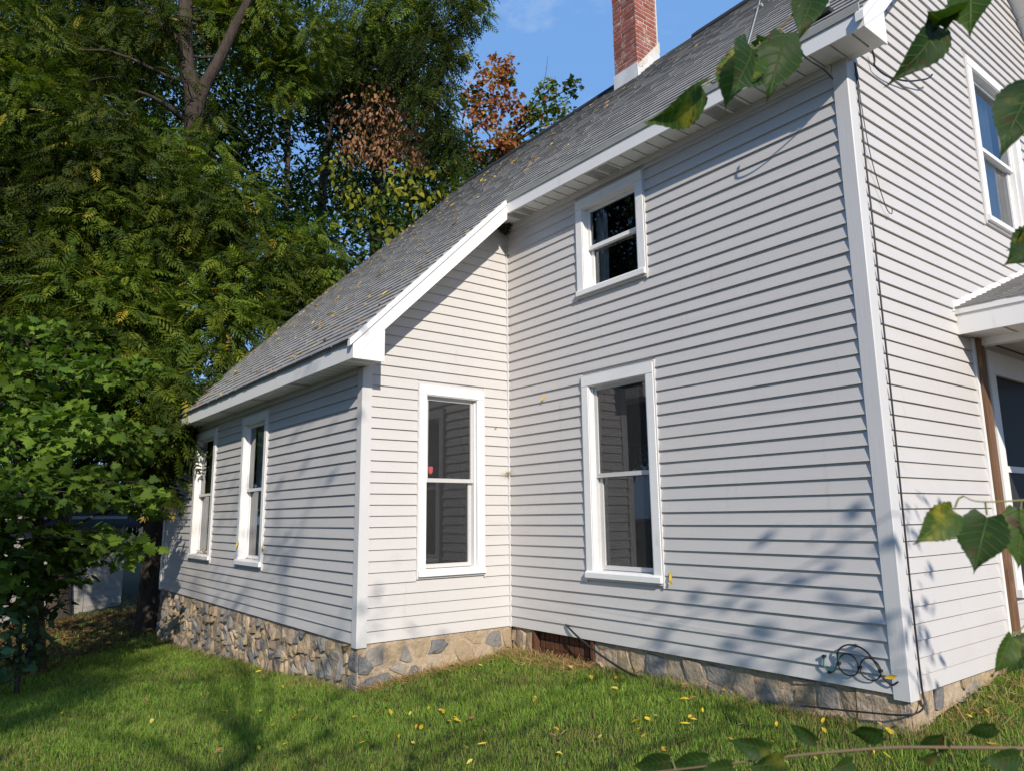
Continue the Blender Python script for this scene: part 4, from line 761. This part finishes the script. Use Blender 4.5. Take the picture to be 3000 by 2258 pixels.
litter = lambda X, Y: np.clip((-(X+8)-1.76*(Y+3.7))/.9+.25*np.sin(X*5+Y*3), 0, 1)*np.where((Y < -1.75) | (X < XL), 1, 0)
shade = litter(P[:, 0], P[:, 1])     # bare leaf litter under the maple
k = rs.rand(n) > shade*.93; P, dist, patch, nearwall = P[k], dist[k], patch[k], nearwall[k]; n = len(P)
tuft = .5+.5*np.sin(P[:, 0]*17+3*np.sin(P[:, 1]*9))*np.sin(P[:, 1]*19+2*np.sin(P[:, 0]*7)); h = rs.uniform(.02, .052, n)*(1+.35*patch)*(.75+.6*tuft)*(1+.5*(rs.rand(n) < .06))*(1+nearwall*.5*rs.rand(n)); w = rs.uniform(.0010, .0021, n)*np.clip(dist/5.5, 1, 2.4)
a = rs.uniform(0, 6.283, n); lean = rs.uniform(.1, .8, n)*h; la = rs.uniform(0, 6.283, n)
sd_ = np.stack([np.cos(a), np.sin(a), np.zeros(n)], -1)*w[:, None]; ld = np.stack([np.cos(la)*lean, np.sin(la)*lean, np.zeros(n)], -1)
b0 = P-sd_; b1 = P+sd_; m0 = P-sd_*.8+ld*.35+np.array([0, 0, .6])*h[:, None]; m1 = P+sd_*.8+ld*.35+np.array([0, 0, .6])*h[:, None]; tp_ = P+ld+np.array([0, 0, .95])*h[:, None]
V = np.stack([b0, b1, m1, m0, tp_], 1).reshape(-1, 3); F = (np.array([[0, 1, 2], [0, 2, 3], [3, 2, 4]])[None]+(np.arange(n)*5)[:, None, None]).reshape(-1, 3)
pal = np.array([[.155, .27, .034], [.215, .325, .045], [.09, .18, .026], [.27, .34, .07]]); c = pal[rs.randint(4, size=n)]*rs.uniform(.6, 1.35, (n, 1))*(.85+.3*patch[:, None])
bare = .5+.5*np.sin(P[:, 0]*2.3+1.5*np.sin(P[:, 1]*1.7))*np.sin(P[:, 1]*2.9+np.sin(P[:, 0]*1.1)); dry = rs.rand(n) < (.05+.22*np.clip(bare-.7, 0, 1)*3+.55*nearwall**2+.08*(patch < .3)); c[dry] = np.array([.34, .25, .11])*rs.uniform(.6, 1.1, (dry.sum(), 1))
tag(bigmesh('lawn_grass', V, F, M['grass'], np.repeat(c, 5, 0)), 'short green lawn grass with dry tufts along the foundation', 'grass', kind='stuff')
# clover and broad leaved weeds between the blades
P2, d2 = lawn(26000); n = len(P2); tag(bigmesh('clover', *(lambda r: (r[0], r[1], M['grass'], r[2]))(scatter(T_OVL, P2+np.array([0, 0, .03])+rs.rand(n, 1)*np.array([0, 0, .025]), rs.normal(size=(n, 3))*np.array([1, 1, .3]), np.array([0, 0, 1.])+rs.normal(size=(n, 3))*.35, rs.uniform(.02, .042, n), pick(np.array([[.07, .15, .03], [.09, .17, .03]]), n)))), 'small clover leaves mixed into the lawn', 'clover', kind='stuff')
# straw by the inner corner and leaf litter under the maple
n = 2900; cxy = np.concatenate([np.stack([rs.uniform(-3.9, -2.7, 1500), -np.abs(rs.normal(0, .11, 1500))-.03], -1), np.stack([-3.94+.03+np.abs(rs.normal(0, .07, 1000)), rs.uniform(-1.7, -.1, 1000)], -1), np.stack([.05+np.abs(rs.normal(0, .22, 400)), rs.uniform(.2, 1.5, 400)], -1)])
P3 = np.concatenate([cxy, gz(cxy[:, 0], cxy[:, 1])[:, None]+.03*rs.rand(n, 1)], 1); Ls = rs.uniform(.08, .2, n); dr = norm(np.stack([rs.normal(size=n), rs.normal(size=n), np.abs(rs.normal(size=n))*.5], -1)); sdv = norm(np.cross(dr, rs.normal(size=(n, 3))))*.0019
V = np.stack([P3-sdv, P3+sdv, P3+dr*Ls[:, None]*.6+sdv*.8, P3+dr*Ls[:, None]*.6-sdv*.8], 1).reshape(-1, 3); F = (np.array([[0, 1, 2], [0, 2, 3]])[None]+(np.arange(n)*4)[:, None, None]).reshape(-1, 3)
tag(bigmesh('dry_straw', V, F, M['leaf_dry'], np.repeat(np.array([[.46, .29, .14]])*rs.uniform(.6, 1.2, (n, 1)), 4, 0)), 'dry tan straw lying along the foot of the foundation', 'straw', kind='stuff')
x = rs.uniform(-17, -6.5, 16000); y = rs.uniform(-6, 0, 16000); P4 = np.stack([x, y, gz(x, y)+.008+.02*rs.rand(16000)], -1); kk = rs.rand(16000) < litter(x, y); P4 = P4[kk]; n = len(P4)
tag(bigmesh('leaf_litter', *(lambda r: (r[0], r[1], M['leaf_dry'], r[2]))(scatter(T_OVL, P4, rs.normal(size=(n, 3))*np.array([1, 1, .25]), np.array([0, 0, 1.])+rs.normal(size=(n, 3))*.4, rs.uniform(.05, .10, n), pick(np.array([[.16, .085, .04], [.11, .06, .03], [.24, .14, .05]]), n)))), 'brown leaf litter on the shaded ground under the maple', 'leaf litter', kind='stuff')
# ------------------------------------------------------------------ single fallen leaves
FC = {'yellow': (.58, .40, .03), 'pale yellow': (.62, .48, .10), 'orange': (.52, .26, .03), 'brown': (.27, .14, .065), 'tan': (.44, .30, .13)}
FM = {k: mat('fallen_'+k.replace(' ', '_'), c, .7, .2, noise=[((40, 40, 40), .5, .75, tuple(q*.6 for q in c))]) for k, c in FC.items()}
def flat_leaf(k, m):
    r = random.Random(k); L, w = 1., r.uniform(.30, .46); v = []; f = []; cu = r.uniform(-.5, .9); tw_ = r.uniform(-.5, .5)
    for i in range(6):
        t = i/5; ww = w*math.sin(math.pi*(t**.8))*.5+.004; zc = cu*.35*(t-.5)**2; v += [(t-.5, -ww, zc+ww*.5+tw_*.2*(t-.5)), (t-.5, 0, zc), (t-.5, ww, zc+ww*(.2+.5*r.random())-tw_*.2*(t-.5))]
    for i in range(5): a = 3*i; f += [(a, a+3, a+4, a+1), (a+1, a+4, a+5, a+2)]
    return mk('fallen_leaf', v, f, m, True)
FLC = {c: [flat_leaf(k, FM[c]) for k in range(5)] for c in FC}; FL = FLC['yellow'][:3]+FLC['brown'][:3]; FY = FLC['yellow']; FB = FLC['brown']
def put(name, me, p, s, rx, ry, rz, lab, grp, base=None):
    o = bpy.data.objects.new(name, me); COL.objects.link(o)
    R = (base or Matrix.Identity(4)) @ Matrix.Rotation(rz, 4, 'Z') @ Matrix.Rotation(ry, 4, 'Y') @ Matrix.Rotation(rx, 4, 'X')
    o.matrix_basis = Matrix.Translation(Vector(p)) @ R @ Matrix.Scale(s, 4); return tag(o, lab, 'leaf', grp)
CL = [(rnd.uniform(50, 2800), 1880+370*rnd.random()) for _ in range(13)]; cnt = 0
while cnt < 165:
    if rnd.random() < .6: q_ = CL[rnd.randrange(len(CL))]; u, v = rnd.gauss(q_[0], 120), rnd.gauss(q_[1], 45)
    else: u, v = rnd.uniform(20, 2950), 1850+400*rnd.random()**.8
    if not (0 < u < 2990 and 1820 < v < 2256): continue
    d = FW + RT*(u-1500)/FPX - UP*(v-1129)/FPX; t = 4.0
    for _ in range(30): p = CAM+d*t; t += (float(gz(p[0], p[1]))-p[2])/d[2]
    p = CAM+d*t
    if not (2.5 < t < 14) or not outside(p[0], p[1]): continue
    cn = rnd.choice(['yellow', 'yellow', 'yellow', 'pale yellow', 'orange', 'brown', 'tan']); zone = 'near the bottom edge' if v > 2120 else 'close to the low wing' if u < 1000 else 'in front of the inside corner' if u < 1650 else 'in front of the tall wall' if u < 2650 else 'beside the gable corner'
    side = ' at left' if u < 700 and v > 2120 else ' in the middle' if u < 1500 and v > 2120 else ' at the right' if v > 2120 else ''; sz = rnd.uniform(.035, .078); big = 'large ' if sz > .065 else 'small ' if sz < .047 else ''
    put('fallen_leaf', FLC[cn][rnd.randrange(5)], (p[0], p[1], p[2]+rnd.uniform(.035, .055)), sz, rnd.uniform(-.6, .6), rnd.uniform(-.6, .6), rnd.uniform(0, 6.28), big+cn+' fallen leaf in the grass '+zone+side, 'leaves scattered on the lawn'); cnt += 1
Rr = Matrix.Rotation(math.atan(SL), 4, 'X'); cnt = 0; extra_ = []
while cnt < 300:
    y = -1.95+4.6*rnd.random()**1.7; x = rnd.uniform(xfar(y)+.1, -3.7 if rnd.random() < .82 else .1)
    if y < -.3 and x > -3.68: continue
    if rnd.random() < .25: x = xfar(y)+.1+abs(rnd.gauss(0, .5))
    if x > .1: continue
    cn = rnd.choice(['yellow', 'pale yellow', 'pale yellow', 'tan', 'tan', 'orange']); zone = 'low over the wing eave' if y < -1.2 else 'halfway up the wing roof' if y < -.2 else 'on the upper slope' if y < 1.3 else 'high up towards the ridge'
    far = ', near the far edge' if x < xfar(y)+1.4 else ', by the white rake board' if x < -3.5 and x > -5 else ', right of the rake board' if x > -3.6 else ', in mid slope'
    if cnt >= 135: extra_.append((x, y, float(zr(x, y))+.024)); cnt += 1; continue
    put('fallen_leaf', FLC[cn][rnd.randrange(5)], (x, y, float(zr(x, y))+.026), rnd.uniform(.06, .12), rnd.uniform(-.25, .25), rnd.uniform(-.25, .25), rnd.uniform(0, 6.28), cn+' leaf on the shingles '+zone+far, 'leaves scattered on the roof', Rr); cnt += 1
P6 = np.array(extra_); n = len(P6); nr = np.array([0, -SL, 1.])/math.hypot(1, SL); tg = rs.normal(size=(n, 3)); tg -= (tg@nr)[:, None]*nr
tag(bigmesh('roof_leaf_scatter', *(lambda r: (r[0], r[1], M['leaf_dry'], r[2]))(scatter(T_OVL, P6, tg, nr+rs.normal(size=(n, 3))*.2, rs.uniform(.06, .12, n), pick(np.array([[.50, .36, .07], [.44, .27, .08], [.56, .42, .15], [.36, .2, .09]]), n)))), 'tiny yellow and tan leaf bits strewn over the shingle roof', 'leaf litter', kind='stuff')
def stuck(W, u, z, n, s, rz, lab):
    base = Matrix(((W.u[0], 0, W.n[0], 0), (W.u[1], 0, W.n[1], 0), (0, 1, 0, 0), (0, 0, 0, 1))); p = W.P(u, n, z)
    put('caught_leaf', FY[rnd.randrange(5)], p, s, .5, .3, rz, lab, None, base)
stuck(WA, .62, 2.27, .03, .06, 1.2, 'yellow leaf caught on the clapboards above and left of the tall window'); stuck(WA, 2.16, .61, .03, .07, 1.8, 'upper of two yellow leaves caught beside the tall window sill'); stuck(WA, 2.15, .555, .03, .06, 2.8, 'lower of two yellow leaves caught beside the tall window sill')
stuck(WA, 3.86, .105, .03, .085, .2, 'yellow leaf hanging beside the cable coil'); stuck(WBw, 1.52, 2.02, .025, .05, .1, 'small yellow leaf on the narrow wall near the inside corner')
stuck(WC, 4.93, .78, .04, .07, 1.1, 'yellow leaf caught right of the nearer wing window'); stuck(WC, 4.05, .80, .05, .09, 1.5, 'pale leaf hanging on the left casing of the nearer wing window')
for i in range(16): q = WC.P(1.86+rnd.random()*.75, -.02-.06*rnd.random(), .62+.02*rnd.random()+.12*rnd.random()**4); put('sill_leaf', FB[rnd.randrange(5)], q, rnd.uniform(.06, .1), rnd.uniform(-1, 1), rnd.uniform(-1, 1), rnd.uniform(0, 6), 'dry brown leaf heaped on the sill of the far wing window', 'leaves heaped on the far window sill')
for i in range(7): q = WC.P(4.06+rnd.random()*.7, -.02-.05*rnd.random(), .625); put('sill_leaf', FB[rnd.randrange(5)], q, rnd.uniform(.03, .06), rnd.uniform(-.4, .4), rnd.uniform(-.4, .4), rnd.uniform(0, 6), 'leaf crumb on the sill of the nearer wing window', 'leaf crumbs on the nearer wing sill')
# dry tuft and webs in the inside corner
n = 60; o = np.array([-LA+.02, -.03, 1.545]); dr = norm(rs.normal(size=(n, 3))*np.array([.8, .8, .5])+np.array([.35, -.35, -.1])); Ls = rs.uniform(.05, .17, n); sdv = norm(np.cross(dr, rs.normal(size=(n, 3))))*.0011; P5 = o+rs.normal(size=(n, 3))*.012
V = np.stack([P5-sdv, P5+sdv, P5+dr*Ls[:, None]], 1).reshape(-1, 3); V[:, 0] = np.maximum(V[:, 0], -LA+.02); V[:, 1] = np.minimum(V[:, 1], -.02)
tag(bigmesh('dry_tuft', V, np.arange(3*n).reshape(-1, 3), M['leaf_dry'], np.repeat(np.array([[.42, .30, .17]])*rs.uniform(.7, 1.2, (n, 1)), 3, 0)), 'wispy dry grass tuft caught in the inside corner of the walls', 'grass tuft')
nest = MB(); nn_ = 10
for i in range(nn_+1):
    for j in range(nn_+1):
        th, ph = math.pi/2*i/nn_, math.pi/2*j/nn_; q = .13*(1+.35*math.sin(i*2.3+j*1.7)*math.cos(j*3.1))
        nest.v.append((-LA+.028+q*math.sin(th)*math.cos(ph)*.8, -.028-q*math.sin(th)*math.sin(ph), 4.285-.62*q*math.cos(th)))
for i in range(nn_):
    for j in range(nn_): k = i*(nn_+1)+j; nest.f.append((k, k+1, k+nn_+2, k+nn_+1))
tag(nest.out('mud_nest', mat('nest_mud', (.10, .085, .075), .95, .1, bump=[((60, 60, 60), .8, .01)])), 'dark dirty old nest under the eave in the inside corner', 'nest')
# ------------------------------------------------------------------ mulberry leaves close to the lens
def bigleafmat(name, g1, g2, yel, amt):
    m = bpy.data.materials.new(name); m.use_nodes = True; N, L = m.node_tree.nodes, m.node_tree.links; b = N['Principled BSDF']; b.inputs['Roughness'].default_value = .5; b.inputs['Specular IOR Level'].default_value = .2
    uv = N.new('ShaderNodeUVMap'); sx_ = N.new('ShaderNodeSeparateXYZ'); L.new(uv.outputs[0], sx_.inputs[0])
    def mth(op, a, b_=None, c_=None):
        n = N.new('ShaderNodeMath'); n.operation = op
        for i, q in enumerate((a, b_, c_)):
            if q is None: continue
            if isinstance(q, (int, float)): n.inputs[i].default_value = q
            else: L.new(q, n.inputs[i])
        return n.outputs[0]
    av = mth('ABSOLUTE', mth('SUBTRACT', sx_.outputs[1], .5)); s = mth('SUBTRACT', sx_.outputs[0], mth('MULTIPLY', av, .42)); pp = mth('PINGPONG', mth('MULTIPLY', s, 7.), .5)
    side = mth('SMOOTH_MIN', mth('MULTIPLY', pp, 9.), mth('MULTIPLY', av, 34.), .3); vein = mth('SUBTRACT', 1., mth('MINIMUM', side, 1.))
    t = N.new('ShaderNodeTexCoord'); nn = N.new('ShaderNodeTexNoise'); nn.inputs['Scale'].default_value = 26; nn.inputs['Detail'].default_value = 4; L.new(t.outputs['Object'], nn.inputs['Vector'])
    def mixc(f, a, b_):
        n = N.new('ShaderNodeMix'); n.data_type = 'RGBA'
        if isinstance(f, float): n.inputs['Factor'].default_value = f
        else: L.new(f, n.inputs['Factor'])
        for k, q in (('A', a), ('B', b_)):
            if isinstance(q, tuple): n.inputs[k].default_value = (*q, 1)
            else: L.new(q, n.inputs[k])
        return n.outputs['Result']
    mr = N.new('ShaderNodeMapRange'); mr.inputs['From Min'].default_value = .62-amt; mr.inputs['From Max'].default_value = .78-amt; L.new(nn.outputs['Fac'], mr.inputs['Value'])
    nn2 = N.new('ShaderNodeTexNoise'); nn2.inputs['Scale'].default_value = 60; L.new(t.outputs['Object'], nn2.inputs['Vector'])
    mr2 = N.new('ShaderNodeMapRange'); mr2.inputs['From Min'].default_value = .62; mr2.inputs['From Max'].default_value = .70; L.new(nn2.outputs['Fac'], mr2.inputs['Value'])
    col = mixc(mr.outputs[0], g1, yel); col = mixc(mr2.outputs[0], col, (.07, .035, .015)); col = mixc(mth('MULTIPLY', vein, .55), col, g2); L.new(col, b.inputs['Base Color'])
    bn = N.new('ShaderNodeBump'); bn.inputs['Strength'].default_value = .5; bn.inputs['Distance'].default_value = .002; bn.invert = True; L.new(vein, bn.inputs['Height']); L.new(bn.outputs[0], b.inputs['Normal'])
    tr = N.new('ShaderNodeBsdfTranslucent'); mc_ = N.new('ShaderNodeMix'); mc_.data_type = 'RGBA'; mc_.blend_type = 'MULTIPLY'; mc_.inputs['Factor'].default_value = 1.; mc_.inputs['B'].default_value = (1.7, 1.8, .5, 1); L.new(col, mc_.inputs['A']); L.new(mc_.outputs['Result'], tr.inputs['Color'])
    ms = N.new('ShaderNodeMixShader'); ms.inputs[0].default_value = .38; L.new(b.outputs[0], ms.inputs[1]); L.new(tr.outputs[0], ms.inputs[2]); L.new(ms.outputs[0], N['Material Output'].inputs['Surface']); return m
BL = [bigleafmat('mulberry_leaf', (.026, .058, .012), (.12, .17, .045), (.16, .16, .025), .0), bigleafmat('mulberry_leaf_yellowing', (.045, .09, .014), (.17, .22, .06), (.26, .24, .03), .1)]
def big_leaf(par, bpx, tpx, db, dt, wr, roll, kind=0, heart=.5, fold=.35, curl=.2, seed=0):
    """bpx/tpx: where the leaf's base and tip stand in the view, db/dt their distances"""
    r = random.Random(seed); B, T = PX(*bpx, db), PX(*tpx, dt); ax = T-B; L = np.linalg.norm(ax); ax /= L; nm = CAM-(B+T)/2; nm = nm-ax*nm.dot(ax); nm /= np.linalg.norm(nm); sdv = np.cross(nm, ax)
    c_, s_ = math.cos(roll), math.sin(roll); n2 = nm*c_+sdv*s_; s2 = np.cross(n2, ax); n = 22; v = []; uvs = []; f = []
    for i in range(n+1):
        t = i/n; w = (math.sin(math.pi*min(1, t*.86+.14))**.85)*(1-t**3.2)*1.02; w *= wr*L*.5; ser = 1.+(.055 if i % 2 else -.045)*(1-abs(t-.5)*.6); back = heart*.10*L*max(0, 1-t*5)
        bend = -curl*L*(t-.35)**2
        for k, q in enumerate((-1., -.55, 0., .55, 1.)):
            ww = w*q*(ser if abs(q) == 1 else 1); p = B+ax*(t*L-back*abs(q))+s2*ww+n2*(abs(ww)*fold+bend+.022*L*math.sin(t*7+q*3+seed)+.05*L*math.sin(seed*1.7)*q*abs(q)*t); v.append(p); uvs.append((t, .5+q*.5*min(1, w/(wr*L*.5)+.15)))
    for i in range(n):
        for k in range(4): a = 5*i+k; f.append((a, a+1, a+6, a+5))
    me = mk('leaf', v, f, BL[kind], True); ul = me.uv_layers.new(name='UVMap')
    for lp in me.loops: ul.data[lp.index].uv = uvs[lp.vertex_index]
    return add('leaf', me, par)
def twig(name, lab, pts, rad, leaves, m='twig', stems=()):
    P = [PX(*p) for p in pts]; q = spline(P, 6); k = len(q); w = MB().tube(q, [rad*(1-.55*i/(k-1)) for i in range(k)], 7)
    o = w.out(name, M[m], mulberry, True); tag(o, lab)
    q = np.array(q)
    for i, lf in enumerate(leaves):
        big_leaf(o, *lf, seed=i*7+len(pts)); B = PX(*lf[0], lf[2]); j = np.argmin(np.linalg.norm(q-B, axis=1)); MB().tube(spline([q[j], (q[j]+B)/2+np.array([0, 0, .004]), B], 4), .0011, 5).out('petiole', M['greenstem'], o, True)
    return o
twig('branch', 'twig with broad leaves at the top edge before the roof', [(2520, -420, 1.05), (2400, -150, 1.0), (2340, 20, .97), (2205, 150, .96), (2090, 245, .96)], .0022,
  [((2062, 255), (1905, 372), .96, .93, .62, .9, 1, .2, .5), ((2195, 145), (2125, 312), .96, .92, .60, -.25, 1, .6, .15), ((2205, 138), (2165, 268), .95, .90, .70, .75, 0, .7, .1), ((2300, 100), (2252, 288), .955, .93, .58, .1, 0, .9, .12), ((2215, 118), (2330, 178), .965, .97, .5, -.7, 0, .6, .3), ((2392, -40), (2338, 106), .98, .95, .52, -.2, 0, .5, .3), ((2480, -300), (2420, -140), 1., .98, .7, .2, 0)])
twig('branch', 'twig with three leaves at the top right before the gable', [(3120, -260, .95), (2960, -120, .93), (2840, -10, .92), (2770, 68, .92)], .0018,
  [((2760, 68), (2636, 238), .92, .89, .42, .5, 0, .2, .5, .45), ((2766, 62), (2722, 40), .92, .88, 1.1, .3, 0, .4), ((2850, -50), (2835, 98), .92, .89, .66, -.35, 1, .5, .15), ((2780, 40), (2768, 85), .92, .9, .9, -.5, 0)])
twig('branch', 'twig whose leaf tips reach in at the right edge beside the upper window', [(3200, 40, .8), (3100, 180, .78), (3040, 300, .77)], .0016,
  [((3025, 240), (2930, 442), .77, .74, .48, -.25, 0, .3, .25), ((3070, 660), (2960, 735), .9, .89, .7, .5, 1, .3), ((3060, 700), (2945, 772), .9, .88, .75, -.2, 0, .3)])
twig('branch', 'slender green twig with three hanging leaves before the gable clapboards', [(3150, 1450, .8), (3000, 1464, .8), (2870, 1468, .8), (2822, 1452, .8)], .0013,
  [((2796, 1492), (2686, 1592), .8, .78, .60, .35, 1, .2, .3), ((2892, 1508), (2852, 1672), .8, .77, .74, -.1, 0, .7, .2, .3), ((2990, 1490), (2985, 1668), .8, .78, .66, .15, 1, .5, .2), ((3060, 1500), (3030, 1640), .8, .78, .8, .2, 0)], 'greenstem')
twig('branch', 'twig with two yellowing leaves low at the right edge by the porch', [(3160, 1760, .85), (3040, 1800, .85), (2975, 1858, .85)], .0013,
  [((2966, 1862), (2912, 1982), .85, .83, .50, .6, 1, .3, .4), ((3040, 1870), (2950, 1968), .85, .84, .62, -.2, 0, .4)], 'greenstem')
twig('branch', 'bare brown twig with upturned leaves crossing the bottom edge before the lawn', [(3180, 2192, .8), (3000, 2190, .8), (2800, 2188, .8), (2620, 2188, .81), (2450, 2200, .82), (2290, 2216, .83), (2130, 2236, .84), (1900, 2262, .86)], .0023,
  [((2258, 2196), (2134, 2172), .83, .84, .58, .45, 0, .3), ((2395, 2172), (2306, 2118), .82, .84, .5, .4, 0, .3), ((2590, 2148), (2484, 2148), .81, .84, .52, .45, 0, .3), ((2770, 2158), (2686, 2190), .8, .82, .75, .7, 0, .5), ((2920, 2128), (2822, 2150), .8, .82, .52, .45, 0, .3), ((2076, 2222), (1955, 2242), .85, .86, .55, .4, 0), ((1965, 2228), (1850, 2246), .86, .87, .6, .4, 0), ((2300, 2230), (2196, 2252), .83, .82, .8, .6, 0), ((2500, 2232), (2436, 2262), .82, .81, .7, .4, 0), ((2990, 2212), (2880, 2236), .8, .79, .5, .45, 0), ((2150, 2246), (2050, 2262), .84, .83, .6, .4, 0), ((2748, 2210), (2694, 2226), .8, .79, .7, .9, 0)])
